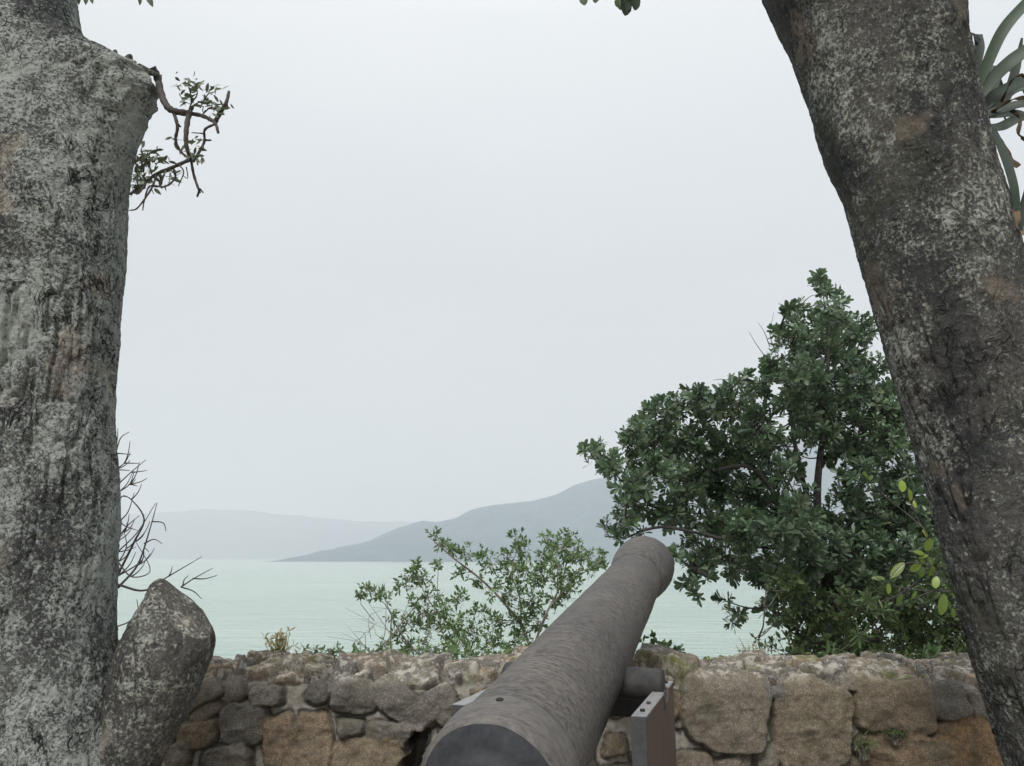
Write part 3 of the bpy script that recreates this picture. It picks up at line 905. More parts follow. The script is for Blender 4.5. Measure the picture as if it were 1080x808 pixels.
# sawn-off low limb growing from the foot of the left trunk
pyc = [(900, 92, 38), (850, 108, 37), (808, 128, 36), (770, 146, 38), (740, 159, 42), (710, 168, 46), (690, 174, 48), (670, 179, 45), (650, 180, 36), (630, 178, 24), (612, 175, 12), (603, 174, 1)]
pts = np.array([P(c, a, 2.97) for a, c, r in pyc]); rad = np.array([r / F * 2.97 * .99 for a, c, r in pyc])
n = 160; t_ = np.linspace(0, 1, 260)
ps = np.linspace(0, 1, len(pyc))
pts = np.stack([np.interp(t_, ps, pts[:, k]) for k in range(3)], 1); rad = np.interp(t_, ps, rad)
kk = np.ones(21) / 21
pts = np.stack([np.convolve(np.pad(pts[:, k], 10, 'edge'), kk, 'valid') for k in range(3)], 1); rad = np.convolve(np.pad(rad, 10, 'edge'), kk, 'valid')
th = np.linspace(0, 2 * np.pi, n, endpoint=False)
X = pts[:, 0][:, None] + np.cos(th)[None] * rad[:, None]; Yg = pts[:, 1][:, None] + np.sin(th)[None] * rad[:, None] * .9
Zg = np.repeat(pts[:, 2][:, None], n, 1)
# slice by the saw plane
pa, pb, pc_ = P(161, 640, 2.87), P(204, 694, 2.805), P(227, 664, 3.0); nrm = np.cross(pb - pa, pc_ - pa); nrm /= np.linalg.norm(nrm); nrm = nrm if nrm[0] > 0 else -nrm
q = np.stack([X, Yg, Zg], -1)
p0 = pb
dist = (q - p0) @ nrm
q = q - np.clip(dist, 0, None)[..., None] * nrm * .55
qq = q.reshape(-1, 3)
nn = fbm(qq * 9, 3, 91) * .007 + fbm(qq * np.array([30, 30, 12]), 3, 95, .5, True) * .0028
cen = np.repeat(pts[:, None], n, 1).reshape(-1, 3); dr = qq - cen; dr /= np.linalg.norm(dr, axis=1)[:, None] + 1e-6
qq = qq + dr * nn[:, None]
qq = np.where((np.arange(len(qq)) >= len(qq) - n)[:, None], qq[-n:].mean(0), qq)
cutv = (dist > .004).reshape(-1)
ff = grid_faces(n, 260, True)
put(mesh_np('sawn_limb', qq, ff, mats=[M['bark_s'], M['cut']], matidx=cutv[ff].all(1).astype(int)), ltree)['label'] = 'sawn off low limb with a slanting cut face'


# ------------------------------------------------------------------ leaves
def leaf_tpl(kind):
    """unit leaf along +x, normal +z -> verts, quads"""
    if kind == 'ob':      # paddle, widest past the middle
        rows = [(0, .035), (.22, .07), (.50, .17), (.76, .215), (.93, .15), (1.0, .03)]; fold, droop = .22, .10
    elif kind == 'ell':
        rows = [(0, .02), (.25, .16), (.55, .20), (.82, .12), (1, .01)]; fold, droop = .25, .15
    elif kind == 'round':
        rows = [(0, .06), (.18, .26), (.45, .36), (.75, .32), (.93, .17), (1, .03)]; fold, droop = .15, .15
    elif kind == 'nar':
        rows = [(0, .02), (.35, .10), (.70, .09), (1, .01)]; fold, droop = .2, .2
    elif kind == 'grass':
        rows = [(0, .02), (.5, .025), (1, .004)]; fold, droop = .1, .35
    V = []
    for x, w_ in rows:
        z = -droop * x * x
        V += [(x, -w_, z + fold * w_), (x, 0, z), (x, w_, z + fold * w_)]
    Fq = []
    for r in range(len(rows) - 1):
        a = r * 3
        Fq += [(a, a + 3, a + 4, a + 1), (a + 1, a + 4, a + 5, a + 2)]
    return np.array(V, float), np.array(Fq)


def leaves_mesh(pos, dirs, nrms, size, rnd, kind='ob', width=1.0):
    T, Fq = leaf_tpl(kind)
    pos = np.asarray(pos, float); d = np.asarray(dirs, float); d /= np.linalg.norm(d, axis=1)[:, None] + 1e-9
    nr = np.asarray(nrms, float); s = np.cross(nr, d); s /= np.linalg.norm(s, axis=1)[:, None] + 1e-9
    nr = np.cross(d, s); size = np.asarray(size)[:, None, None]
    V = pos[:, None] + size * (T[None, :, 0:1] * d[:, None] + T[None, :, 1:2] * width * s[:, None] + T[None, :, 2:3] * nr[:, None])
    k = len(T); Fa = (Fq[None] + (np.arange(len(pos)) * k)[:, None, None]).reshape(-1, 4)
    return V.reshape(-1, 3), Fa, np.repeat(rnd, k)


def rosettes(cent, axes, nleaf, L, spread=(35, 80), jit=.25, kind='ob', width=1.0, rng=RNG, tone=None):
    N = len(cent); axes = axes / (np.linalg.norm(axes, axis=1)[:, None] + 1e-9)
    ref = np.where(np.abs(axes[:, 2:3]) > .9, np.array([[1., 0, 0]]), np.array([[0, 0, 1.]]))
    U = np.cross(axes, ref); U /= np.linalg.norm(U, axis=1)[:, None]; W = np.cross(axes, U)
    k = nleaf
    ang = (np.arange(k) * 2.399)[None] + rng.random((N, 1)) * 6.28 + rng.normal(0, .2, (N, k))
    frac = np.arange(k) / max(1, k - 1)
    el = np.radians(spread[0] + (spread[1] - spread[0]) * frac)[None] + rng.normal(0, .15, (N, k))
    radial = np.cos(ang)[..., None] * U[:, None] + np.sin(ang)[..., None] * W[:, None]
    d = np.cos(el)[..., None] * axes[:, None] + np.sin(el)[..., None] * radial
    nr = np.sin(el)[..., None] * axes[:, None] - np.cos(el)[..., None] * radial
    back = (frac * L * .55)[None, :, None] * axes[:, None]
    pos = cent[:, None] - back + d * L * .06
    size = L * (1 + rng.normal(0, jit * .6, (N, k))).clip(.5, 1.6) * (.72 + .28 * np.sin(frac * 3.0))[None]
    base = rng.random((N, 1)) if tone is None else (tone[:, None] * .7 + rng.random((N, 1)) * .3); rnd = np.clip(base * .55 + rng.random((N, k)) * .45 + (rng.random((N, k)) > .985) * .5, 0, 1)
    return leaves_mesh(pos.reshape(-1, 3), d.reshape(-1, 3), nr.reshape(-1, 3), size.ravel(), rnd.ravel(), kind, width)


def join(parts):
    V, Fq, A, n = [], [], [], 0
    for v, f, a in parts:
        V.append(v); Fq.append(f + n); A.append(a); n += len(v)
    return np.concatenate(V), np.concatenate(Fq), np.concatenate(A)


def leafobj(name, parts, mat):
    V, Fq, A = join(parts)
    return mesh_np(name, V, Fq, mat, attrs={'rnd': A})


def blob_points(c, r, n, rng, lo=.45):
    d = rng.normal(0, 1, (n, 3)); d /= np.linalg.norm(d, axis=1)[:, None]
    rr = rng.uniform(lo ** 2, 1, (n, 1)) ** .5
    return c + d * rr * r, d


def crown_from_blobs(blobs, rootpts, dens, L, nleaf, kind, leafmat, woodmat, tree, rng, twig=.004, width=1.0, spread=(25, 85), limb_r=.035, upb=.55, names=('foliage', 'branches'), mb=None):
    """blobs: world centre + radius; builds limbs to each blob, twigs to each rosette"""
    mb = mb or MB(); C_, A_, T_ = [], [], []
    root = np.asarray(rootpts, float)
    done = [root[k] for k in range(len(root))]; nodes = np.array(done)
    order = sorted(blobs, key=lambda b: np.min(np.linalg.norm(nodes - b[0], axis=1)))
    for c, r in order:
        nod = np.array(done)
        dd = np.linalg.norm(nod - c, axis=1) + np.maximum(0, nod[:, 2] - c[2]) * 2.0
        a = nod[np.argmin(dd)]
        mid = (a + c) / 2 + rng.normal(0, .06, 3) * np.linalg.norm(c - a) + np.array([0, 0, -.08]) * np.linalg.norm(c - a)
        cur = bez([a, mid, c], 7)
        rr0 = limb_r * min(1, .35 + np.linalg.norm(c - a))
        mb.tube(cur, np.linspace(rr0, rr0 * .45, len(cur)), 7)
        done.append(c); done.append(mid)
        n = max(4, int(dens * r ** 2))
        p, d = blob_points(c, r, n, rng)
        ax = d + np.array([0, 0, upb]) + rng.normal(0, .25, d.shape)
        C_.append(p); A_.append(ax); T_.append(np.full(n, rng.random()))
        for k in range(0, n, 2):
            st = c + (p[k] - c) * .1 + rng.normal(0, .15, 3) * r
            m2 = (st + p[k]) / 2 + rng.normal(0, .12, 3) * r
            cur = bez([st, m2, p[k]], 3)
            mb.tube(cur, np.linspace(twig * 1.5, twig * .8, len(cur)), 4)
    C_ = np.concatenate(C_); A_ = np.concatenate(A_)
    T_ = np.concatenate(T_); pick = rng.random(len(C_)); a1 = pick < .5; a2 = (pick >= .5) & (pick < .8); a3 = pick >= .8
    put(leafobj(names[0], [rosettes(C_[a1], A_[a1], nleaf, L, spread, kind=kind, width=width, rng=rng, tone=T_[a1]),
                           rosettes(C_[a2], A_[a2], max(4, nleaf - 3), L * .78, (spread[0] - 5, spread[1] + 12), .4, kind, width * .85, rng, T_[a2] * .6 + .4),
                           rosettes(C_[a3], A_[a3], nleaf, L * 1.15, (10, 70), .35, kind, width * .9, rng, T_[a3] * .5)], leafmat), tree)
    put(mb.build(names[1], woodmat), tree)


# ------------------------------------------------------------------ big evergreen beyond the wall
rng = np.random.default_rng(21)
BL = [(950, 500, 20), (962, 525, 18), (975, 555, 20), (948, 445, 18), (985, 585, 18), (940, 415, 14), (770, 600, 12), (742, 598, 12), (850, 520, 10), (880, 545, 18), (838, 620, 24), (870, 640, 26), (905, 620, 26), (940, 640, 26), (810, 600, 20), (820, 640, 16), (858, 400, 20), (862, 425, 18), (850, 445, 14), (838, 405, 16), (835, 445, 12), (870, 480, 12), (828, 500, 16), (840, 530, 14), (818, 470, 12), (850, 550, 18), (890, 470, 18), (895, 520, 18), (855, 372, 18), (872, 352, 16), (830, 425, 12), (621, 475, 11), (632, 484, 13), (645, 492, 15), (660, 476, 16), (668, 455, 15), (680, 447, 17), (700, 437, 18), (690, 462, 20), (716, 428, 16), (738, 410, 8), (736, 424, 15), (755, 436, 20), (716, 462, 24), (740, 470, 24),
      (665, 508, 18), (690, 500, 22), (680, 532, 20), (664, 545, 13), (715, 508, 24), (710, 540, 20), (650, 566, 9), (640, 556, 7), (672, 562, 9), (760, 426, 15), (775, 405, 12), (786, 398, 9), (782, 425, 18), (800, 450, 26), (775, 470, 26), (795, 405, 14),
      (820, 385, 18), (845, 325, 9), (842, 340, 13), (822, 350, 10), (835, 362, 16), (832, 322, 7), (862, 292, 8), (868, 305, 11), (873, 322, 13), (884, 318, 9), (888, 338, 16), (862, 345, 16), (905, 350, 20), (880, 372, 26), (920, 385, 24), (848, 392, 22), (902, 405, 26),
      (845, 425, 20), (880, 430, 26), (925, 430, 30), (910, 462, 28), (940, 470, 26), (865, 458, 18), (800, 490, 22), (760, 510, 26), (735, 505, 22), (790, 525, 24), (742, 545, 22), (765, 560, 22), (745, 580, 16), (730, 592, 12), (727, 612, 9), (745, 608, 10), (720, 572, 8), (738, 628, 8), (712, 585, 6),
      (788, 560, 22), (815, 530, 24), (818, 565, 26), (775, 592, 18), (795, 605, 16), (765, 634, 9), (776, 645, 8), (772, 655, 6), (840, 560, 24), (845, 590, 28), (875, 575, 24), (910, 545, 22), (905, 580, 28), (945, 520, 24), (945, 560, 28), (968, 545, 22), (905, 500, 20), (835, 475, 14), (968, 590, 26), (935, 600, 26), (880, 612, 26)]
TY = 7.2
blobs = []
for (a, b, r) in BL:
    Y = TY + rng.normal(0, .35) + (.3 if a > 850 else 0)
    blobs.append((P(a, b, Y), r / F * Y * 1.02))
    if r >= 12 and rng.random() < .9:
        Y2 = Y + rng.uniform(.35, .9)
        blobs.append((P(a + rng.normal(0, 6), b + rng.normal(0, 6), Y2), r / F * Y2 * .9))
ev = thing('evergreen_tree', 'large dark evergreen with glossy paddle leaves growing beyond the wall', 'tree', (2.6, 7.6, -.7))
tr = MB()
base = np.array([2.75, 7.7, float(ground_z(np.array([[2.75]]), np.array([[7.7]]))[0, 0]) - .05])
t1 = bez([base, P(880, 690, 7.6), P(872, 610, 7.5), P(862, 520, 7.5), P(872, 420, 7.5), P(874, 330, 7.5)], 8)
t2 = bez([P(875, 640, 7.6), P(838, 580, 7.4), P(815, 520, 7.3), P(788, 492, 7.3), P(742, 497, 7.5), P(690, 478, 7.3), P(655, 488, 7.1)], 8)
t3 = bez([P(872, 610, 7.5), P(900, 540, 7.6), P(925, 450, 7.7), P(915, 390, 7.7)], 8)
t4 = bez([P(838, 580, 7.4), P(790, 575, 7.1), P(735, 562, 7.0), P(700, 556, 7.0), P(676, 560, 7.0)], 8)
t5 = bez([P(862, 560, 7.5), P(845, 500, 7.4), P(835, 440, 7.3), P(838, 360, 7.3)], 8)
tr.tube(t1, np.linspace(.075, .010, len(t1)), 10, wob=.08)
for t_, r0 in ((t2, .026), (t3, .03), (t4, .018), (t5, .028)):
    tr.tube(t_, np.linspace(r0, .012, len(t_)), 8, wob=.08)
put(tr.build('trunk', M['wood_dark']), ev)
crown_from_blobs(blobs, np.vstack([t1[8:], t2, t3, t4, t5]), 520, .084, 13, 'ob', M['leaf_big'], M['wood_dark'], ev, rng, limb_r=.013)
# a few climbing stems poking from the top left of the crown
mb = MB()
for poly in ([(818, 372), (812, 352), (816, 330)], [(806, 375), (797, 362), (790, 350)], [(812, 366), (806, 350), (799, 340)], [(775, 402), (760, 400), (752, 401)], [(848, 318), (856, 312), (866, 311)]):
    c = bez([P(a, b, 7.2) for a, b in poly], 4); mb = MB(); mb.tube(c, np.linspace(.005, .002, len(c)), 4)
    put(mb.build('twig', M['wood_dark']), ev)

# ------------------------------------------------------------------ shrubs beside / under the evergreen
rng = np.random.default_rng(5)


def shrub(name, label, cat, blobs_px, Y, Yj, dens, L, nleaf, kind, leafmat, woodmat, seed, rootx, width=1.0, limb=.014, upb=.4, spread=(20, 85), group=None, twig=.003):
    rg = np.random.default_rng(seed)
    bl = []
    for (a, b, r) in blobs_px:
        y = Y + rg.normal(0, Yj); bl.append((P(a, b, y), r / F * y))
    rp = P(rootx, 700, Y); gz = float(ground_z(np.array([[rp[0]]]), np.array([[Y]]))[0, 0])
    root = np.array([rp[0], Y, gz - .04])
    t = thing(name, label, cat, (float(root[0]), Y, gz), group)
    ks = np.linspace(0, 1, 7)[:, None]
    low = min(b[0][2] for b in bl); cxm = np.mean([b[0] for b in bl], axis=0)
    topp = np.array([cxm[0] * .5 + root[0] * .5, Y, max(low, gz + .3)])
    stem = bez([root, (root + topp) / 2 + np.array([.03, 0, 0]), topp], 5)
    mb = MB(); mb.tube(stem, np.linspace(limb * 1.8, limb, len(stem)), 7)
    crown_from_blobs(bl, stem[3:], dens, L, nleaf, kind, leafmat, woodmat, t, rg, width=width, limb_r=limb, upb=upb, spread=spread, twig=twig, mb=mb)
    return t


g = [(x, y, r) for (x, y, r) in [(835, 612, 18), (850, 640, 24), (880, 640, 28), (915, 640, 28), (945, 640, 28), (975, 640, 26), (840, 668, 20), (865, 680, 26), (895, 680, 28), (928, 680, 28), (960, 675, 28), (990, 665, 24), (1000, 700, 26), (1030, 690, 28), (1000, 630, 24), (985, 600, 22), (1010, 660, 22), (968, 705, 24), (930, 712, 22), (1040, 650, 26), (850, 700, 20), (880, 708, 20), (1060, 700, 28), (1080, 660, 30)]]
shrub('dense_shrub', 'dense dark olive undergrowth bush below the evergreen, between wall and leaning tree', 'shrub', g, 6.5, .25, 820, .062, 9, 'ell', M['leaf_mid'], M['wood_dark'], 31, 930, 1.2, .016)
shrub('dense_shrub', 'darker bush deep behind the undergrowth at the foot of the evergreen', 'shrub', [(830, 690, 24), (870, 660, 34), (920, 620, 36), (960, 600, 34), (910, 690, 36), (960, 650, 36), (1000, 690, 36), (1000, 620, 34), (1050, 660, 36), (880, 600, 28), (1100, 690, 34), (950, 540, 26), (985, 560, 24)], 8.4, .3, 420, .085, 9, 'ell', M['leaf_mid'], M['wood_dark'], 33, 960, 1.3, .02)
shrub('leafy_sapling', 'thin sapling with sparse small leaves standing left of the dense undergrowth', 'sapling', [(806, 640, 12), (800, 672, 12), (812, 690, 14), (795, 692, 10), (815, 660, 12), (820, 625, 12), (808, 615, 9), (825, 705, 14), (785, 690, 7)], 6.0, .1, 700, .035, 5, 'ell', M['leaf_mid'], M['wood'], 35, 805, 1.0, .012)
shrub('fern_bush', 'low bright green feathery bush in front of the dark undergrowth', 'shrub', [(880, 690, 12), (868, 700, 10), (930, 645, 9), (905, 668, 10), (893, 706, 9), (985, 704, 9), (915, 628, 8)], 5.7, .06, 900, .075, 9, 'nar', M['leaf_shrub'], M['wood'], 37, 885, 1.2, .008)

# loose shrub beyond the wall, left of the muzzle
LS = [(458, 565, 7), (466, 572, 8), (478, 578, 9), (492, 583, 9), (507, 586, 8), (440, 598, 8), (434, 608, 10), (448, 612, 9), (462, 596, 7), (425, 618, 8), (388, 622, 8), (396, 627, 9), (405, 631, 7), (380, 625, 5), (455, 628, 9), (435, 635, 8),
      (545, 570, 10), (552, 582, 11), (535, 588, 10), (520, 596, 10), (538, 606, 12), (555, 600, 12), (580, 570, 11), (592, 578, 13), (600, 566, 9), (606, 585, 12), (590, 596, 13), (575, 590, 11), (620, 588, 8), (630, 594, 9), (622, 601, 8), (636, 581, 6),
      (572, 608, 13), (595, 612, 12), (607, 606, 8), (540, 628, 13), (560, 632, 14), (585, 630, 13), (602, 624, 8), (520, 622, 10), (500, 612, 8), (485, 602, 7), (484, 630, 9), (468, 642, 11), (448, 650, 11), (435, 658, 10), (460, 662, 12), (482, 655, 12), (478, 672, 12), (500, 668, 12),
      (522, 655, 11), (520, 675, 12), (545, 655, 12), (548, 675, 12), (568, 655, 11), (505, 645, 9), (420, 670, 8), (428, 682, 9), (450, 684, 10), (475, 690, 10), (500, 690, 10), (530, 690, 10), (556, 690, 8), (405, 682, 7), (412, 650, 6)]
rg = np.random.default_rng(44)
ls = thing('loose_shrub', 'loose airy grey green shrub with pale stems beyond the wall left of the cannon muzzle', 'shrub', (-.1, 5.6, 0))
mb = MB()
SY = 5.55


def sm(poly, r0, r1, Y=SY, n=6):
    c = bez([P(a, b, Y + rg.normal(0, .04)) for a, b in poly], n); mb.tube(c, np.linspace(r0, r1, len(c)), 6); return c


nodes = [sm([(560, 760), (556, 720), (560, 690), (550, 660), (530, 634), (506, 610), (480, 590), (464, 576), (452, 566)], .014, .003),
         sm([(560, 690), (575, 650), (590, 620), (598, 590), (596, 570)], .009, .003),
         sm([(550, 660), (548, 630), (540, 605), (546, 575)], .007, .002),
         sm([(580, 640), (605, 612), (622, 600), (636, 590)], .006, .002),
         sm([(520, 760), (505, 710), (490, 680), (470, 655), (450, 630), (440, 605)], .010, .003),
         sm([(470, 655), (462, 630), (462, 600)], .005, .002),
         sm([(412, 700), (412, 670), (413, 648)], .006, .004, 5.4),
         sm([(500, 715), (455, 700), (425, 672), (408, 640), (392, 626)], .007, .002),
         sm([(505, 710), (530, 690), (548, 672), (570, 655)], .006, .002),
         sm([(340, 705), (370, 700), (402, 682), (425, 655), (438, 640)], .006, .003, 5.3),
         sm([(530, 634), (540, 640), (556, 646), (572, 640)], .004, .002),
         sm([(506, 610), (512, 596), (520, 584)], .003, .0015), sm([(480, 590), (492, 588), (506, 586)], .003, .0015)]
for k in range(26):
    a = rg.uniform(375, 470); b = rg.uniform(650, 700)
    sm([(a, b), (a + rg.uniform(-22, 10), b - rg.uniform(5, 25)), (a + rg.uniform(-35, 18), b - rg.uniform(15, 45))], .0025, .001, 5.4, 3)
bl = []
for (a, b, r) in LS:
    Y = SY + rg.normal(0, .12); bl.append((P(a, b, Y), r * 1.15 / F * Y))
crown_from_blobs(bl, np.vstack(nodes), 3000, .036, 6, 'ell', M['leaf_shrub'], M['wood_pale'], ls, rg, twig=.0014, limb_r=.0045, width=1.1, spread=(15, 85), upb=.2, mb=mb)


def clump(name, label, cat, centre, N, L, spreadr, kind, mat, seed, nleaf=6, width=1.0, h=.1, upb=.8, stemmat=None, group=None):
    rg = np.random.default_rng(seed); c = np.asarray(centre, float)
    t = thing(name, label, cat, tuple(c), group)
    p = c + rg.normal(0, 1, (N, 3)) * np.array([spreadr, spreadr * .5, h * .35]) + np.array([0, 0, h * .6])
    ax = rg.normal(0, .6, (N, 3)) + np.array([0, 0, upb])
    put(leafobj('leaves', [rosettes(p, ax, nleaf, L, (15, 85), kind=kind, width=width, rng=rg)], mat), t)
    mb = MB()
    for k in range(N):
        st = c + np.array([rg.normal(0, spreadr * .35), rg.normal(0, spreadr * .2), -.04])
        cur = bez([st, (st + p[k]) / 2 + rg.normal(0, .01, 3), p[k]], 3); mb.tube(cur, np.linspace(.003, .0015, len(cur)), 4)
    put(mb.build('stems', stemmat or M['wood']), t)
    return t


def walltop(px, Yw): # point on the top of the wall
    X = P(px, 690, Yw)[0]; return (float(X), Yw, WH + .005)


clump('dry_weed', 'dry straw coloured weed tuft on the wall top near the left trunk', 'weed', walltop(295, 4.62), 60, .036, .038, 'ell', M['leaf_dry'], 61, 4, .7, .15, .9, M['leaf_dry'])
clump('seedling', 'small dark green seedling on the wall left of the dry weed', 'seedling', walltop(268, 4.60), 5, .05, .012, 'nar', M['leaf_mid'], 62, 4, 1.3, .05, 1.0)
clump('creeper', 'low leafy creeper along the back edge of the wall', 'creeper', walltop(372, 4.70), 60, .034, .16, 'ell', M['leaf_shrub'], 63, 4, 1.3, .06, .6)
clump('creeper', 'short green creeper sprig just right of the dry weed', 'creeper', walltop(322, 4.68), 16, .032, .06, 'ell', M['leaf_mid'], 64, 4, 1.3, .03, .6)
clump('low_bush', 'low tangled green bush under the loose shrub along the back of the wall', 'bush', (float(P(470, 690, 5.0)[0]), 5.0, .86), 170, .04, .20, 'ell', M['leaf_shrub'], 75, 5, 1.2, .22, .6)
clump('low_bush', 'small leafy bush growing between the loose shrub and the cannon barrel', 'bush', (float(P(545, 690, 5.05)[0]), 5.05, .86), 80, .036, .12, 'ell', M['leaf_shrub'], 76, 5, 1.0, .18, .6)
clump('leafy_plant', 'small dark leafy plant behind the wall at the right side of the barrel', 'plant', (float(P(697, 690, 4.9)[0]), 4.9, 1.0), 44, .045, .07, 'ell', M['leaf_mid'], 65, 5, 1.4, .10, .5)
clump('leafy_plant', 'rounded dark green sprig behind the wall between barrel and sapling', 'plant', (float(P(712, 690, 4.85)[0]), 4.85, 1.02), 16, .045, .025, 'ob', M['leaf_big'], 66, 6, 1.4, .09, .5)
clump('dry_weed', 'pale dry twiggy weed at the foot of the thin sapling', 'weed', (float(P(796, 690, 5.1)[0]), 5.1, 1.0), 40, .03, .06, 'nar', M['leaf_dry'], 67, 3, .8, .12, .6)
clump('moss_tuft', 'dark green moss tuft in a mortar joint of the wall by the leaning trunk', 'moss', tuple(P(944, 776, 4.0)), 26, .03, .028, 'nar', M['leaf_mid'], 68, 5, 1.0, .02, -.1)
clump('moss_tuft', 'dark green moss tuft low between the two big brown stones', 'moss', tuple(P(911, 792, 4.0)), 26, .03, .026, 'nar', M['leaf_mid'], 69, 5, 1.0, .05, -.1)
clump('seedling', 'bright green seedling on the wall top below the dark undergrowth', 'seedling', walltop(985, 4.62), 6, .06, .03, 'ell', M['leaf_shrub'], 70, 4, 1.4, .06, .8)
clump('seedling', 'tiny yellow green shoot on the wall right of the cannon stand', 'seedling', walltop(746, 4.60), 4, .035, .014, 'ell', M['leaf_lime'], 72, 4, 1.4, .02, .8)
clump('grass_tuft', 'yellow green grass tuft on the wall left of the barrel', 'grass', walltop(424, 4.62), 24, .05, .05, 'nar', M['leaf_lime'], 73, 5, .6, .02, .9)

# ------------------------------------------------------------------ bare shrub behind the left trunk
bs = thing('bare_shrub', 'leafless shrub with thin dark curving twigs behind the left trunk', 'shrub', (float(P(95, 700, 4.95)[0]), 4.95, 0))
mb = MB()
tw = [[(70, 520), (130, 450), (165, 350), (190, 260)], [(70, 480), (120, 380), (150, 310), (110, 250), (80, 240)], [(70, 440), (110, 485), (160, 478), (165, 450), (125, 380)],
      [(70, 510), (150, 528), (220, 487), (325, 425)], [(262, 517), (300, 492), (358, 460)], [(298, 491), (335, 492), (372, 482)], [(60, 215), (110, 168), (155, 130)], [(60, 235), (105, 205), (120, 165)], [(60, 125), (78, 65), (105, 45)], [(60, 110), (68, 70), (70, 35)],
      [(60, 640), (105, 622), (130, 590), (128, 555)], [(60, 700), (92, 660)], [(70, 410), (130, 350), (185, 262)], [(150, 385), (180, 372), (205, 385)], [(175, 318), (208, 322), (217, 347)], [(262, 517), (300, 530), (325, 553)],
      [(60, 330), (100, 290), (120, 230)], [(60, 380), (100, 330), (135, 300)], [(70, 350), (60, 300), (85, 240), (125, 265), (150, 300)], [(60, 490), (140, 440), (150, 400), (165, 410)], [(60, 160), (90, 140), (108, 108)], [(225, 485), (232, 470), (236, 455)], [(268, 512), (272, 495), (285, 482)],
      [(60, 460), (95, 400), (90, 350)], [(60, 300), (90, 330), (130, 345)]]
for _ in range(26):
    a_, b_ = ra.uniform(58, 120), ra.uniform(90, 520)
    ax_, ay_ = ra.uniform(12, 55), ra.uniform(-70, 10)
    near = min((q_ for pl_ in tw[:24] for q_ in pl_), key=lambda q_: (q_[0] - a_) ** 2 + (q_[1] - b_) ** 2)
    tw.append([near, (near[0] + ax_ * .3, near[1] + ay_ * .15), (near[0] + ax_ * .7, near[1] + ay_ * .5), (near[0] + ax_, near[1] + ay_)])
for k, poly in enumerate(tw):
    c = bez([P(100 + a / 2.886, 440 + b / 2.886, 4.95 + .05 * math.sin(k * 2 + j)) for j, (a, b) in enumerate(poly)], 6)
    r0 = .0085 if k in (0, 1, 3) else .005
    mb.tube(c, np.linspace(r0, .002, len(c)), 5)
root = np.array([P(95, 700, 4.95)[0], 4.95, -.02])
for (a, b) in [(60, 215), (60, 125), (60, 330), (60, 410), (60, 480), (60, 515), (60, 640), (60, 700), (60, 160), (60, 300)]:
    p = P(100 + a / 2.886, 440 + b / 2.886, 4.95)
    c = bez([root, (root * .5 + p * .5) + np.array([-.10, .02, .1]), p + np.array([-.02, 0, -.01]), p], 6)
    mb.tube(c, np.linspace(.010, .0055, len(c)), 5)
put(mb.build('branches', M['wood_dark']), bs)

# ------------------------------------------------------------------ twig hanging from the broken stub
mb = MB()
HY = 2.98


def Q(a, b, Y=HY): return P(60 + a / 3.515, b / 3.515, Y)


tw = [([(352, 250), (372, 285), (385, 340), (405, 390), (435, 412), (490, 420)], .0135, .0105), ([(490, 420), (540, 430), (585, 455), (598, 492)], .0075, .005), ([(585, 455), (610, 410), (628, 380), (638, 340)], .008, .005),
      ([(490, 418), (480, 480), (480, 540), (497, 590)], .0095, .007), ([(432, 412), (447, 470), (440, 520), (458, 560), (490, 590)], .006, .004), ([(497, 590), (430, 620), (370, 645), (310, 690), (272, 720)], .007, .005), ([(497, 590), (508, 650), (530, 715)], .005, .004),
      ([(505, 600), (545, 530), (548, 482), (585, 460)], .005, .004), ([(430, 620), (438, 660), (400, 692), (345, 690), (325, 740), (318, 780)], .004, .002), ([(370, 645), (350, 700), (300, 770), (270, 780)], .004, .002), ([(455, 612), (470, 640), (450, 690)], .003, .0015),
      ([(400, 640), (380, 690), (350, 690)], .003, .0015), ([(610, 410), (570, 400), (545, 420)], .003, .002), ([(490, 410), (500, 370), (490, 330)], .003, .0015), ([(500, 380), (520, 350), (515, 310)], .0025, .0015), ([(530, 400), (560, 350), (590, 340)], .0025, .0015), ([(320, 640), (330, 590), (350, 560)], .003, .0015), ([(300, 690), (300, 640), (320, 600)], .003, .0015),
      ([(530, 700), (520, 730)], .004, .003), ([(530, 700), (543, 715)], .003, .002), ([(548, 520), (572, 520)], .004, .003), ([(447, 460), (458, 470)], .005, .003), ([(330, 680), (300, 720), (280, 700)], .003, .0015), ([(628, 380), (634, 402)], .004, .003), ([(350, 700), (360, 720)], .002, .001), ([(545, 495), (500, 492)], .0025, .0015), ([(420, 640), (415, 690)], .002, .001), ([(480, 620), (485, 660), (465, 650)], .002, .001)]
for k, (poly, r0, r1) in enumerate(tw):
    c = bez([Q(a, b, HY + .025 * math.sin(k + j * 1.3)) for j, (a, b) in enumerate(poly)], 6)
    mb.tube(c, np.linspace(r0, r1, len(c)) * 1.3 * (1 + .12 * np.sin(np.arange(len(c)) * 2.1)), 6)
br = mb.build('hanging_branch', M['wood_dark']); put(br, ltree)
rg = np.random.default_rng(8)
pos, dr, nr, sz, rd = [], [], [], [], []
